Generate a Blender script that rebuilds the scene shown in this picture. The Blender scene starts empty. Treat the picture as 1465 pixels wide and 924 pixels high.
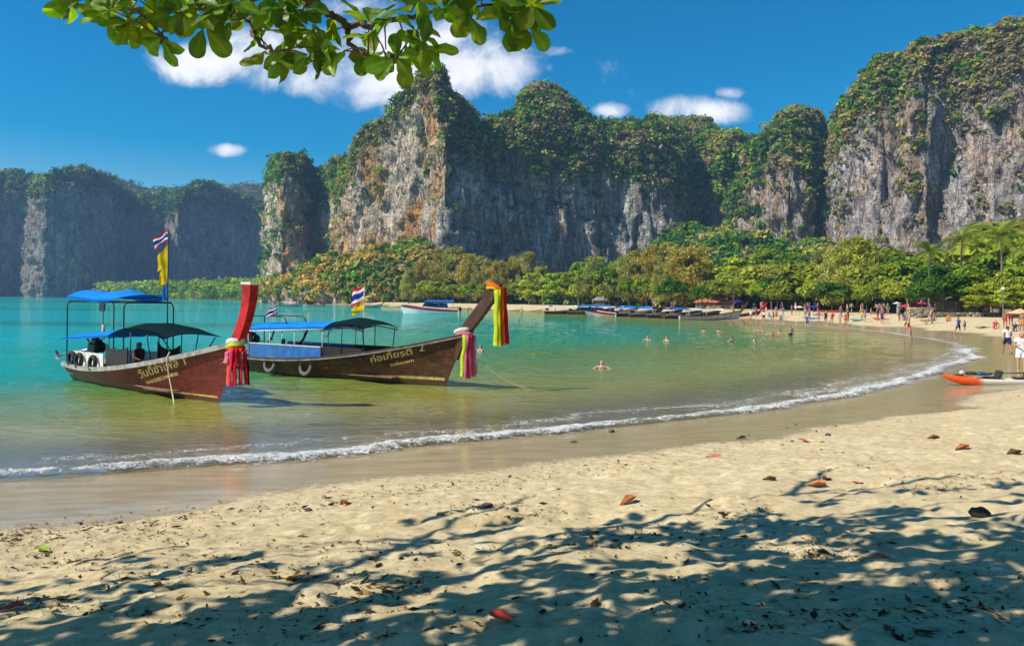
import bpy, bmesh, math, random
import numpy as np
from mathutils import Matrix, Vector
R = math.radians
rng = np.random.default_rng(7)
random.seed(7)
sc = bpy.context.scene
COL = sc.collection

# ------------------------------------------------------------------ camera
FP, CX, CY, ROLL, CAMZ = 1100.0, 732.5, 428.7, 0.0105, 3.0     # photograph: focal length and principal point in its pixels
cam_d = bpy.data.cameras.new('camera'); cam = bpy.data.objects.new('camera', cam_d); COL.objects.link(cam)
cam_d.lens = FP / 1465 * 36; cam_d.sensor_width = 36; cam_d.sensor_fit = 'HORIZONTAL'
cam_d.shift_y = -(462 - CY) / 1465
cam_d.clip_start = 0.1; cam_d.clip_end = 9000
rt = Vector((math.cos(ROLL), 0, math.sin(ROLL))); up = Vector((-math.sin(ROLL), 0, math.cos(ROLL))); fw = Vector((0, 1, 0))
cam.matrix_world = Matrix(((rt.x, up.x, -fw.x, 0), (rt.y, up.y, -fw.y, 0), (rt.z, up.z, -fw.z, CAMZ), (0, 0, 0, 1)))
sc.camera = cam
RT, UP, FW = np.array(rt), np.array(up), np.array(fw)
def ray(px, py):
    """direction with y = 1 for a pixel of the photograph"""
    d = RT * (px - CX) / FP + UP * (CY - py) / FP + FW
    return d / d[1]
def at_z(px, py, z=0.0):
    d = ray(px, py); t = (z - CAMZ) / d[2]
    return np.array([d[0] * t, t, z])
def at_d(px, py, y):
    d = ray(px, py); return np.array([d[0] * y, y, CAMZ + d[2] * y])
def px_of(x, y): return CX + FP * x / y
def horizon(px): return CY + (px - CX) * math.tan(ROLL)
def z_of(px, py, y): return at_d(px, py, y)[2]

# ------------------------------------------------------------------ light
SUN_AZ, SUN_EL = R(-110), R(47)          # from +Y towards -X
SDIR = np.array([math.sin(SUN_AZ) * math.cos(SUN_EL), math.cos(SUN_AZ) * math.cos(SUN_EL), math.sin(SUN_EL)])
sun_d = bpy.data.lights.new('sun', 'SUN'); sun = bpy.data.objects.new('sun', sun_d); COL.objects.link(sun)
sun_d.energy = 5.0; sun_d.angle = R(0.53); sun_d.color = (1.0, 0.94, 0.82)
sun.rotation_euler = Vector(-SDIR).to_track_quat('-Z', 'Y').to_euler()
sun.location = (-40, 20, 60)
sc.view_settings.view_transform = 'Standard'; sc.view_settings.look = 'None'
sc.view_settings.exposure = 0.42; sc.view_settings.gamma = 1.0; sc.view_settings.use_curve_mapping = False
sc.cycles.use_denoising = True
sc.cycles.max_bounces = 6; sc.cycles.transparent_max_bounces = 12; sc.cycles.volume_bounces = 0
sc.cycles.use_adaptive_sampling = True; sc.cycles.adaptive_threshold = 0.02
try: sc.cycles.denoiser = 'OPENIMAGEDENOISE'
except Exception: pass

# ------------------------------------------------------------------ node helpers
class NT:
    def __init__(s, tree): s.t = tree; s.n = tree.nodes; s.l = tree.links
    def add(s, typ, **kw):
        n = s.n.new(typ)
        for k, v in kw.items():
            if k == 'ins':
                for kk, vv in v.items():
                    sock = n.inputs[kk]
                    if isinstance(vv, bpy.types.NodeSocket): s.l.new(vv, sock)
                    else:
                        if sock.type == 'RGBA' and len(vv) == 3: vv = (*vv, 1)
                        sock.default_value = vv
            else: setattr(n, k, v)
        return n
    def math(s, op, a, b=None, c=None, clamp=False):
        n = s.n.new('ShaderNodeMath'); n.operation = op; n.use_clamp = clamp
        for i, v in enumerate((a, b, c)):
            if v is None: continue
            if isinstance(v, bpy.types.NodeSocket): s.l.new(v, n.inputs[i])
            else: n.inputs[i].default_value = v
        return n.outputs[0]
    def vmath(s, op, a, b=None):
        n = s.n.new('ShaderNodeVectorMath'); n.operation = op
        for i, v in enumerate((a, b)):
            if v is None: continue
            if isinstance(v, bpy.types.NodeSocket): s.l.new(v, n.inputs[i])
            else: n.inputs[i].default_value = v
        return n.outputs[0]
    def mix(s, f, a, b, blend='MIX'):
        n = s.n.new('ShaderNodeMix'); n.data_type = 'RGBA'; n.blend_type = blend
        for i, v in ((0, f), (6, a), (7, b)):
            if isinstance(v, bpy.types.NodeSocket): s.l.new(v, n.inputs[i])
            elif i == 0: n.inputs[0].default_value = v
            else: n.inputs[i].default_value = (*v, 1) if len(v) == 3 else v
        return n.outputs[2]
    def mapr(s, v, a, b, c=0.0, d=1.0, smooth=False):
        n = s.n.new('ShaderNodeMapRange'); n.interpolation_type = 'SMOOTHSTEP' if smooth else 'LINEAR'
        s.l.new(v, n.inputs[0])
        for i, q in ((1, a), (2, b), (3, c), (4, d)): n.inputs[i].default_value = q
        return n.outputs[0]
    def noise(s, vec, scale, detail=4, rough=0.55, dist=0.0, out=0):
        n = s.n.new('ShaderNodeTexNoise')
        if vec is not None: s.l.new(vec, n.inputs['Vector'])
        n.inputs['Scale'].default_value = scale; n.inputs['Detail'].default_value = detail
        n.inputs['Roughness'].default_value = rough; n.inputs['Distortion'].default_value = dist
        return n.outputs[out]
    def scale(s, vec, v3):
        return s.vmath('MULTIPLY', vec, v3)
    def ramp(s, f, stops, interp='LINEAR'):
        n = s.n.new('ShaderNodeValToRGB'); n.color_ramp.interpolation = interp
        e = n.color_ramp.elements
        while len(e) < len(stops): e.new(0.5)
        for i, (p, c) in enumerate(stops):
            e[i].position = p; e[i].color = (*c, 1) if len(c) == 3 else c
        s.l.new(f, n.inputs[0]); return n.outputs[0]
    def attr(s, name, typ='GEOMETRY', out='Fac'):
        n = s.n.new('ShaderNodeAttribute'); n.attribute_name = name; n.attribute_type = typ; return n.outputs[out]
    def bump(s, h, strength=0.3, dist=0.1, normal=None):
        n = s.n.new('ShaderNodeBump'); n.inputs['Strength'].default_value = strength; n.inputs['Distance'].default_value = dist
        s.l.new(h, n.inputs['Height'])
        if normal is not None: s.l.new(normal, n.inputs['Normal'])
        return n.outputs[0]
MATS = {}
def new_mat(name):
    m = bpy.data.materials.new(name); m.use_nodes = True
    nt = NT(m.node_tree); nt.n.clear()
    out = nt.n.new('ShaderNodeOutputMaterial'); MATS[name] = m
    return m, nt, out
def pr(nt, out, **ins):
    p = nt.add('ShaderNodeBsdfPrincipled', ins={k.replace('_', ' '): v for k, v in ins.items()})
    if out is not None: nt.l.new(p.outputs[0], out.inputs[0])
    return p
def plain(name, col, rough=0.6, var=0.15, scale=6.0, metal=0.0, spec=0.4, bump=0.0, bscale=40.0, col2=None, coords='Object'):
    """paint, cloth, plastic ...: base colour with blotchy wear and fine relief"""
    m, nt, out = new_mat(name)
    tc = nt.n.new('ShaderNodeTexCoord').outputs[coords]
    n1 = nt.noise(tc, scale, 5, 0.6)
    c2 = col2 if col2 else tuple(c * (1 - var * 2) for c in col)
    c = nt.mix(nt.mapr(n1, 0.35, 0.65), tuple(min(1, x * (1 + var * .5)) for x in col), c2)
    kw = dict(Base_Color=c, Roughness=rough, Metallic=metal)
    kw['Specular_IOR_Level'] = spec
    if bump: kw['Normal'] = nt.bump(nt.noise(tc, bscale, 4), bump, 0.02)
    pr(nt, out, **kw); return m
def L(r, g, b):
    return tuple(((c / 255) / 12.92 if c / 255 <= .04045 else ((c / 255 + .055) / 1.055) ** 2.4) for c in (r, g, b))

# ------------------------------------------------------------------ sky
w = bpy.data.worlds.new('World'); sc.world = w; w.use_nodes = True
nt = NT(w.node_tree); nt.n.clear()
wo = nt.n.new('ShaderNodeOutputWorld'); bg = nt.n.new('ShaderNodeBackground'); nt.l.new(bg.outputs[0], wo.inputs[0])
sky = nt.add('ShaderNodeTexSky', sky_type='NISHITA', sun_disc=False, sun_elevation=SUN_EL, sun_rotation=SUN_AZ, altitude=0, air_density=1.0, dust_density=0.4, ozone_density=2.0)
hs = nt.add('ShaderNodeHueSaturation', ins={'Hue': 0.495, 'Saturation': 1.85, 'Value': 1.0, 'Color': sky.outputs[0]})
tc = nt.n.new('ShaderNodeTexCoord').outputs['Generated']
sep = nt.add('ShaderNodeSeparateXYZ', ins={0: tc}).outputs
yy = nt.math('MAXIMUM', sep[1], 0.02)
gx = nt.math('DIVIDE', sep[0], yy); gz = nt.math('DIVIDE', sep[2], yy)
gv = nt.add('ShaderNodeCombineXYZ', ins={0: gx, 1: gz}).outputs[0]
front = nt.mapr(sep[1], 0.15, 0.3)
# fair-weather clouds: (pixel x, y, half width, half height, weight)
clouds = [(300, 92, 95, 26, .95), (400, 62, 85, 26, .9), (450, 112, 115, 24, .85), (560, 120, 100, 38, 1), (560, 75, 110, 45, .85), (650, 95, 110, 40, 1.05), (700, 95, 70, 34, 1.0), (620, 55, 75, 30, .9), (500, 8, 70, 12, .55),
          (1003, 158, 66, 19, 1.0), (1045, 133, 24, 9, .8), (874, 158, 25, 10, .85), (322, 215, 27, 8, .75), (795, 74, 22, 7, .55), (787, 98, 8, 7, .5), (1222, 128, 10, 8, .5),
          (-260, 130, 150, 40, .9), (1900, 150, 200, 40, .9), (1700, -60, 160, 40, .8)]
tot = None
nz = nt.noise(gv, 11.0, 8, 0.62, 0.5)
nz2 = nt.noise(gv, 26.0, 5, 0.6, 0.2)
for (cx, cy, a, b, wt) in clouds:
    d = ray(cx, cy); d0 = (d[0], d[2])
    ex = nt.math('MULTIPLY', nt.math('SUBTRACT', gx, d0[0]), FP / (a * 1.12))
    ez = nt.math('MULTIPLY', nt.math('SUBTRACT', gz, d0[1]), FP / (b * 1.15))
    r2 = nt.math('ADD', nt.math('MULTIPLY', ex, ex), nt.math('MULTIPLY', ez, ez))
    f = nt.math('MULTIPLY', nt.math('SUBTRACT', 1.35, r2, clamp=False), wt)
    f = nt.math('MAXIMUM', f, -0.6)
    tot = f if tot is None else nt.math('SMOOTH_MAX', tot, f, 0.35)
cl = nt.math('ADD', tot, nt.math('MULTIPLY', nt.math('SUBTRACT', nz, 0.50), 3.6))
cl = nt.math('ADD', cl, nt.math('MULTIPLY', nt.math('SUBTRACT', nz2, 0.5), 1.1))
cov = nt.math('MULTIPLY', nt.mapr(cl, 0.05, 1.6, 0, 0.92, True), front)
shade = nt.mapr(nt.math('ADD', nt.math('MULTIPLY', cl, 0.35), nt.noise(gv, 14.0, 5, 0.55)), 0.35, 1.1)
ccol = nt.mix(shade, (5.6, 6.1, 7.4), (9.4, 9.3, 9.3))
skyc = nt.mix(cov, hs.outputs[0], ccol)
nt.l.new(skyc, bg.inputs[0]); bg.inputs[1].default_value = 0.092

# ------------------------------------------------------------------ numpy noise
def _hash(ix, iy, iz, seed):
    h = (ix.astype(np.int64) * 374761393 + iy.astype(np.int64) * 668265263 + iz.astype(np.int64) * 2147483647 + seed * 974634777) & 0xFFFFFFFF
    h = ((h ^ (h >> 13)) * 1274126177) & 0xFFFFFFFF
    h = ((h ^ (h >> 16)) * 2246822519) & 0xFFFFFFFF
    return ((h ^ (h >> 15)) & 0xFFFFFF) / float(0xFFFFFF) * 2 - 1
def vn(x, y, z=None, seed=0):
    x = np.asarray(x, float); y = np.asarray(y, float) + 0 * x
    z = np.zeros_like(x) if z is None else np.asarray(z, float) + 0 * x
    fx, fy, fz = np.floor(x), np.floor(y), np.floor(z)
    tx, ty, tz = x - fx, y - fy, z - fz
    tx, ty, tz = (t * t * (3 - 2 * t) for t in (tx, ty, tz))
    r = 0
    for a in (0, 1):
        for b in (0, 1):
            for c in (0, 1):
                r = r + _hash(fx + a, fy + b, fz + c, seed) * (tx if a else 1 - tx) * (ty if b else 1 - ty) * (tz if c else 1 - tz)
    return r
def fbm(x, y, z=None, seed=0, oct=4, gain=0.5, lac=2.03):
    r, a = 0, 1.0
    for i in range(oct):
        r = r + a * vn(x, y, z, seed + i * 17); a *= gain
        x = np.asarray(x) * lac + 3.1; y = np.asarray(y) * lac + 1.7
        if z is not None: z = np.asarray(z) * lac + 0.9
    return r
def sstep(a, b, x): t = np.clip((x - a) / (b - a), 0, 1); return t * t * (3 - 2 * t)

# ------------------------------------------------------------------ object helpers
def tag(o, label=None, cat=None, group=None, kind=None):
    for k, v in (('label', label), ('category', cat), ('group', group), ('kind', kind)):
        if v: o[k] = v
    return o
def link(o, parent=None):
    COL.objects.link(o)
    if parent is not None: o.parent = parent
    return o
def empty(name, loc=(0, 0, 0), rz=0.0):
    o = bpy.data.objects.new(name, None); COL.objects.link(o); o.empty_display_size = 0.2
    o.location = loc; o.rotation_euler = (0, 0, rz); return o
def mesh_np(name, V, F, mats=None, smooth=True, mi=None):
    """V (n,3); F (m,3|4) int array"""
    me = bpy.data.meshes.new(name); V = np.ascontiguousarray(V, np.float32); F = np.ascontiguousarray(F, np.int32)
    k = F.shape[1]
    me.vertices.add(len(V)); me.vertices.foreach_set('co', V.ravel())
    me.loops.add(F.size); me.loops.foreach_set('vertex_index', F.ravel())
    me.polygons.add(len(F)); me.polygons.foreach_set('loop_start', np.arange(0, F.size, k, dtype=np.int32))
    me.polygons.foreach_set('loop_total', np.full(len(F), k, np.int32))
    if mi is not None: me.polygons.foreach_set('material_index', np.ascontiguousarray(mi, np.int32))
    me.polygons.foreach_set('use_smooth', np.full(len(F), bool(smooth)))
    for m in (mats if isinstance(mats, (list, tuple)) else [mats]):
        if m: me.materials.append(m)
    me.update(); me.validate(); return me
def fattr(me, name, vals):
    a = me.attributes.new(name, 'FLOAT', 'POINT'); a.data.foreach_set('value', np.ascontiguousarray(vals, np.float32))
def cattr(me, name, vals):
    a = me.attributes.new(name, 'FLOAT_COLOR', 'POINT')
    v = np.ones((len(vals), 4), np.float32); v[:, :3] = vals; a.data.foreach_set('color', v.ravel())
def obj(name, me, parent=None, loc=None):
    o = bpy.data.objects.new(name, me); link(o, parent)
    if loc is not None: o.location = loc
    return o
def grid_faces(nu, nv, closed_u=False):
    i = np.arange(nu if closed_u else nu - 1)[:, None]; j = np.arange(nv - 1)[None, :]
    i2 = (i + 1) % nu
    return np.stack([i * nv + j, i2 * nv + j, i2 * nv + j + 1, i * nv + j + 1], -1).reshape(-1, 4)
def copy_tree(o, parent=None):
    c = o.copy(); COL.objects.link(c)
    if parent is not None: c.parent = parent; c.matrix_parent_inverse = o.matrix_parent_inverse.copy()
    for ch in list(o.children): copy_tree(ch, c)
    return c
class MB:
    """collects simple solids into one mesh"""
    def __init__(s): s.v = []; s.f = []
    def raw(s, V, F):
        n = len(s.v); s.v += [tuple(map(float, p)) for p in V]; s.f += [tuple(int(i) + n for i in f) for f in F]; return s
    def box(s, c, size, rot=None):
        h = np.array(size) / 2; P = np.array([[x, y, z] for x in (-1, 1) for y in (-1, 1) for z in (-1, 1)]) * h
        if rot is not None: P = P @ np.array(Matrix.Rotation(rot[0], 3, rot[1])).T
        return s.raw(P + np.array(c), [(0, 1, 3, 2), (4, 6, 7, 5), (0, 4, 5, 1), (2, 3, 7, 6), (0, 2, 6, 4), (1, 5, 7, 3)])
    def tube(s, pts, r, n=8, cap=True):
        P = np.array(pts, float); m = len(P); r = np.full(m, r) if np.isscalar(r) else np.array(r, float)
        T = np.gradient(P, axis=0) if m > 2 else np.repeat((P[1] - P[0])[None], m, 0)
        T /= np.linalg.norm(T, axis=1)[:, None] + 1e-9
        a = np.array([0, 0, 1.0]) if abs(T[0][2]) < 0.9 else np.array([1.0, 0, 0])
        V = []; X = np.cross(T[0], a); X /= np.linalg.norm(X)
        for k in range(m):
            X = X - T[k] * np.dot(X, T[k]); X /= np.linalg.norm(X) + 1e-9; Y = np.cross(T[k], X)
            for q in range(n):
                an = 2 * math.pi * q / n; V.append(P[k] + r[k] * (math.cos(an) * X + math.sin(an) * Y))
        F = [(k * n + q, k * n + (q + 1) % n, (k + 1) * n + (q + 1) % n, (k + 1) * n + q) for k in range(m - 1) for q in range(n)]
        if cap: F += [tuple(range(n))[::-1], tuple((m - 1) * n + q for q in range(n))]
        return s.raw(V, F)
    def lathe(s, prof, n=16, axis='z', c=(0, 0, 0)):
        V = []
        for (rr, h) in prof:
            for q in range(n):
                an = 2 * math.pi * q / n; p = (rr * math.cos(an), rr * math.sin(an), h)
                if axis == 'x': p = (p[2], p[0], p[1])
                if axis == 'y': p = (p[0], p[2], p[1])
                V.append(np.array(p) + np.array(c))
        m = len(prof)
        F = [(k * n + q, k * n + (q + 1) % n, (k + 1) * n + (q + 1) % n, (k + 1) * n + q) for k in range(m - 1) for q in range(n)]
        F += [tuple(range(n))[::-1], tuple((m - 1) * n + q for q in range(n))]
        return s.raw(V, F)
    def torus(s, c, Rr, r, n=24, k=8, axis='y'):
        V = []
        for a in range(n):
            A = 2 * math.pi * a / n
            for b in range(k):
                B = 2 * math.pi * b / k; q = (Rr + r * math.cos(B))
                p = {'y': (q * math.cos(A), r * math.sin(B), q * math.sin(A)), 'z': (q * math.cos(A), q * math.sin(A), r * math.sin(B)), 'x': (r * math.sin(B), q * math.cos(A), q * math.sin(A))}[axis]
                V.append(np.array(p) + np.array(c))
        F = [(a * k + b, ((a + 1) % n) * k + b, ((a + 1) % n) * k + (b + 1) % k, a * k + (b + 1) % k) for a in range(n) for b in range(k)]
        return s.raw(V, F)
    def build(s, name, mat, parent=None, smooth=False, bevel=0.0, loc=None):
        me = bpy.data.meshes.new(name); me.from_pydata(s.v, [], s.f)
        for m in (mat if isinstance(mat, (list, tuple)) else [mat]): me.materials.append(m)
        bm = bmesh.new(); bm.from_mesh(me); bmesh.ops.recalc_face_normals(bm, faces=bm.faces)
        if bevel: bmesh.ops.bevel(bm, geom=list(bm.edges), offset=bevel, segments=2, affect='EDGES', clamp_overlap=True)
        bm.to_mesh(me); bm.free()
        me.polygons.foreach_set('use_smooth', np.full(len(me.polygons), bool(smooth))); me.update()
        return obj(name, me, parent, loc)
# ================================================================== SETTING: ground, sea
# waterline in plan, read off where the sea meets the sand (z = 0)
_near = [(-3000, 9.0), (-200, 9.0), (-60, 9.3), (-25, 10.6)]
_px = [(0, 690), (180, 676), (370, 660), (560, 642), (733, 625), (900, 609), (1050, 592), (1160, 575), (1250, 558), (1330, 538), (1385, 518), (1398, 508), (1390, 498), (1360, 488),
       (1310, 480), (1250, 472.5), (1170, 466.5), (1080, 461), (980, 456), (880, 450.5), (780, 446.3), (650, 441.5), (560, 438.5), (480, 436.3), (420, 434.6), (385, 433)]
SHORE = [np.array(p) for p in _near] + [at_z(x, y)[:2] for x, y in _px]
SHORE += [np.array(p) for p in ((-185, 560), (-250, 690), (-335, 760), (-520, 960), (-700, 1120), (-780, 1150), (-1000, 1150), (-3000, 1200))]
SHORE = np.array(SHORE)
def sdist(x, y):
    """distance to the waterline, positive on land"""
    x = np.asarray(x, float); y = np.asarray(y, float)
    best = np.full(x.shape, 1e18); inside = np.zeros(x.shape, bool)
    P = np.vstack([SHORE, [SHORE[-1]]]); n = len(SHORE)
    for i in range(n):
        a = SHORE[i]; b = SHORE[(i + 1) % n]
        if i < n - 1:
            e = b - a; t = np.clip(((x - a[0]) * e[0] + (y - a[1]) * e[1]) / (e @ e), 0, 1)
            d2 = (x - a[0] - t * e[0]) ** 2 + (y - a[1] - t * e[1]) ** 2
            best = np.minimum(best, d2)
        cond = (a[1] > y) != (b[1] > y)
        xi = (b[0] - a[0]) * (y - a[1]) / (b[1] - a[1] + 1e-12) + a[0]
        inside ^= cond & (x < xi)
    return np.where(inside, -1, 1) * np.sqrt(best)
def ground_base(sd):
    z = np.where(sd < 0, np.maximum(sd * 0.05, -2.6), 0)
    z = np.where(sd >= 0, np.minimum(0.06 * sd, 0.24), z)
    z = np.where(sd > 4, 0.24 + np.minimum((sd - 4) * 0.13, 1.2), z)
    z = np.where(sd > 60, z + np.minimum((sd - 60) * 0.02, 2.0), z)
    return z
def ground_z(x, y):
    x = np.asarray(x, float); y = np.asarray(y, float)
    sd = sdist(x, y); z = ground_base(sd)
    dry = sstep(2.6, 5.0, sd)
    d = np.hypot(x, y - 0)
    near = np.clip(1.6 - d / 30, 0, 1)
    z = z + dry * (0.05 * fbm(x * .45, y * .45, seed=3, oct=2)) + near * dry * (0.020 * fbm(x * 2.1, y * 2.1, seed=5, oct=3))
    # trampled, lumpy sand: shallow cups
    cup = np.abs(vn(x * 2.9, y * 2.9, seed=21)); z = z - near * dry * 0.022 * sstep(0.35, 0.0, cup)
    z = z + near * dry * 0.017 * fbm(x * 7.5, y * 7.5, seed=9, oct=3)
    z = z + near * (1 - dry) * sstep(-1, .5, sd) * 0.004 * vn(x * .8, y * 4, seed=31)
    for (fx, fy, fa, fd) in PRINTS:
        m_ = (np.abs(x - fx) < .5) & (np.abs(y - fy) < .5)
        if not m_.any(): continue
        dx, dy = x[m_] - fx, y[m_] - fy; ca, sa = math.cos(fa), math.sin(fa); u_, v_ = (dx * ca + dy * sa) / .15, (dy * ca - dx * sa) / .065
        r2_ = u_ * u_ + v_ * v_; z[m_] = z[m_] - fd * np.exp(-r2_ ** 2) + fd * .45 * np.exp(-((np.sqrt(r2_) - 1.35) / .35) ** 2)
    for (hx, hy, hr, hh) in HEAPS:
        z = z + hh * np.exp(-((x - hx) ** 2 + ((y - hy) * 1.4) ** 2) / hr ** 2) * (1 + .5 * fbm(x * 9, y * 9, seed=4, oct=2))
    return z
PRINTS = []; _g = random.Random(12)
for (x0_, y0_, a_, n_) in ((-6.5, 6.2, .25, 18), (8.5, 8.0, 2.9, 22), (1.0, 4.2, 1.1, 12), (-2.0, 8.2, -.1, 22), (3.5, 11.0, -.5, 16), (-4.0, 4.4, .6, 12), (9.5, 12.5, 2.6, 18)):
    for k_ in range(n_):
        s_ = 1 if k_ % 2 else -1; a_ += _g.uniform(-.12, .12); x0_ += .33 * math.cos(a_); y0_ += .33 * math.sin(a_); PRINTS.append((x0_ - s_ * .09 * math.sin(a_), y0_ + s_ * .09 * math.cos(a_), a_ + _g.uniform(-.2, .2), _g.uniform(.016, .034)))
HEAPS = []
for (hx_, hy_, hr_, hh_) in ((1042, 742, .26, .085), (905, 745, .2, .04), (720, 732, .24, .05), (760, 742, .2, .04), (640, 735, .16, .035), (1300, 700, .3, .03), (250, 740, .3, .03)):
    p_ = at_z(hx_, hy_, 0.75); HEAPS.append((p_[0], p_[1], hr_, hh_))
def spaced(dense0, dense1, step, lo, hi, grow):
    a = [dense0]; s = step
    while a[-1] > lo: s *= grow; a.append(a[-1] - s)
    b = list(np.arange(dense0, dense1, step)); s = step
    while b[-1] < hi: s *= grow; b.append(b[-1] + s)
    return np.array(a[:0:-1] + b)

def build_ground():
    xs = spaced(-8.5, 10.0, 0.06, -4000, 4000, 1.07); ys = spaced(3.0, 13.0, 0.045, -60, 6000, 1.045)
    X, Y = np.meshgrid(xs, ys, indexing='ij'); x, y = X.ravel(), Y.ravel()
    z = ground_z(x, y); sd = sdist(x, y)
    me = mesh_np('sand_ground', np.stack([x, y, z], 1), grid_faces(len(xs), len(ys)), MATS['sand'])
    edge = 3.5 + 0.7 * fbm(x * .35, y * .35, seed=12, oct=3) + np.clip((x - 2) * .03, 0, 1.2)
    fattr(me, 'wet', 1 - sstep(-0.9, 0.9, sd - edge))
    fattr(me, 'inland', sstep(26, 34, sd + 5 * fbm(x * .05, y * .05, seed=14, oct=2)) * sstep(30, 60, y))
    fattr(me, 'swash', np.clip(1 - np.abs(sd) / 3.0, 0, 1))
    o = obj('beach', me); tag(o, 'pale yellow sand beach curving around the bay', None, None, 'structure'); return o

def mat_sand():
    m, nt, out = new_mat('sand')
    geo = nt.n.new('ShaderNodeNewGeometry').outputs['Position']
    wet = nt.attr('wet'); inl = nt.attr('inland')
    n1 = nt.noise(geo, 0.8, 5, 0.6); n2 = nt.noise(geo, 9, 6, 0.65); n3 = nt.noise(geo, 95, 4, 0.7); n4 = nt.noise(nt.scale(geo, (1, 1.6, 1)), 2.6, 6, 0.7)
    dry = nt.mix(nt.mapr(n1, 0.3, 0.7), (0.64, 0.525, 0.32), (0.51, 0.40, 0.225))
    dry = nt.mix(nt.mapr(n2, 0.42, 0.72), dry, (0.38, 0.285, 0.145))
    dry = nt.mix(nt.mapr(n4, 0.56, 0.70), dry, (0.70, 0.60, 0.41))
    dry = nt.mix(nt.math('MULTIPLY', nt.mapr(n3, 0.55, 0.75), 0.55), dry, (0.22, 0.16, 0.08))
    wcol = nt.mix(nt.mapr(nt.noise(nt.scale(geo, (1, 4, 1)), 0.9, 4), 0.35, 0.65), (0.43, 0.33, 0.19), (0.33, 0.25, 0.135))
    wf = nt.math('MULTIPLY_ADD', nt.math('SUBTRACT', n2, 0.5), 0.9, wet, clamp=True)
    wf = nt.mapr(wf, 0.3, 0.7, 0, 1, True)
    c = nt.mix(wf, dry, wcol)
    soil = nt.mix(nt.mapr(n1, .35, .65), (0.10, 0.08, 0.04), (0.05, 0.055, 0.02))
    c = nt.mix(inl, c, soil)
    rough = nt.mix(wf, (0.95,) * 3, (0.16,) * 3)
    h = nt.math('ADD', nt.math('MULTIPLY', n2, 0.5), nt.math('MULTIPLY', n3, 0.22))
    h = nt.math('MULTIPLY', h, nt.math('SUBTRACT', 1.0, nt.math('MULTIPLY', wf, 0.97)))
    b = nt.bump(h, 0.8, 0.05)
    spec = nt.mapr(wf, 0, 1, 0.15, 0.55)
    pr(nt, out, Base_Color=c, Roughness=rough, Normal=b, Specular_IOR_Level=spec)
mat_sand()

def mat_water():
    m, nt, out = new_mat('water')
    geo = nt.n.new('ShaderNodeNewGeometry').outputs['Position']
    q = nt.attr('offshore')                 # metres from the waterline
    n = nt.noise(nt.scale(geo, (0.35, 1, 1)), 0.05, 4, 0.55)
    n_far = nt.noise(nt.scale(geo, (0.14, 1, 1)), 0.022, 3, 0.6)
    qq = nt.math('ADD', q, nt.math('MULTIPLY', nt.math('SUBTRACT', n, 0.5), 22))
    qq = nt.math('MAXIMUM', qq, nt.math('MULTIPLY', q, 0.4))
    f = nt.mapr(qq, 0, 60)
    body = nt.ramp(f, [(0.0, (0.42, 0.33, 0.17)), (0.035, (0.34, 0.29, 0.10)), (0.12, (0.23, 0.225, 0.04)), (0.28, (0.11, 0.22, 0.045)), (0.43, (0.008, 0.26, 0.15)), (0.7, (0.002, 0.33, 0.24)), (1.0, (0.001, 0.37, 0.35))])
    body = nt.mix(nt.math('MULTIPLY', nt.mapr(n_far, 0.5, 0.62), nt.mapr(q, 25, 60)), body, (0.004, 0.17, 0.085))
    # ripples
    v1 = nt.scale(geo, (0.45, 1.0, 1.0))
    h1 = nt.noise(v1, 2.6, 4, 0.6, 0.6); h2 = nt.noise(v1, 0.8, 3, 0.5, 0.4); h3 = nt.noise(geo, 9.0, 3, 0.6, 0.3)
    h = nt.math('ADD', nt.math('ADD', nt.math('MULTIPLY', h1, 0.20), nt.math('MULTIPLY', h2, 0.16)), nt.math('MULTIPLY', h3, 0.035))
    calm = nt.mapr(q, 0.0, 4.0, 0.35, 1.0)
    h = nt.math('MULTIPLY', h, calm)
    b = nt.bump(h, 1.0, 0.38)
    b2 = nt.bump(h, 1.0, 0.35)
    dif = nt.add('ShaderNodeBsdfDiffuse', ins={'Color': body, 'Normal': b2})
    glo = nt.add('ShaderNodeBsdfGlossy', ins={'Color': (1, 1, 1), 'Roughness': 0.025, 'Normal': b})
    fr = nt.add('ShaderNodeFresnel', ins={'IOR': 1.33, 'Normal': b})
    ff = nt.math('MULTIPLY', nt.math('MINIMUM', nt.math('MULTIPLY', fr.outputs[0], 1.5), 0.60), 1.0)
    tr = nt.add('ShaderNodeBsdfTransparent', ins={'Color': (0.93, 0.96, 0.9)})
    thick = nt.mapr(q, 0.0, 7.0, 0.05, 1.0, True)
    bs = nt.add('ShaderNodeMixShader', ins={0: thick, 1: tr.outputs[0], 2: dif.outputs[0]})
    mx = nt.add('ShaderNodeMixShader', ins={0: ff, 1: bs.outputs[0], 2: glo.outputs[0]})
    nt.l.new(mx.outputs[0], out.inputs[0])
mat_water()
def wave_z(x, y):
    return 0.014 * fbm(x * 2.2, y * 3.6, seed=57, oct=2) + 0.018 * np.sin(y * 2.2 + 1.4 * vn(x * .25, y * .25, seed=50) * 3) + 0.03 * fbm(x * .9, y * 1.7, seed=51, oct=3)
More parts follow.
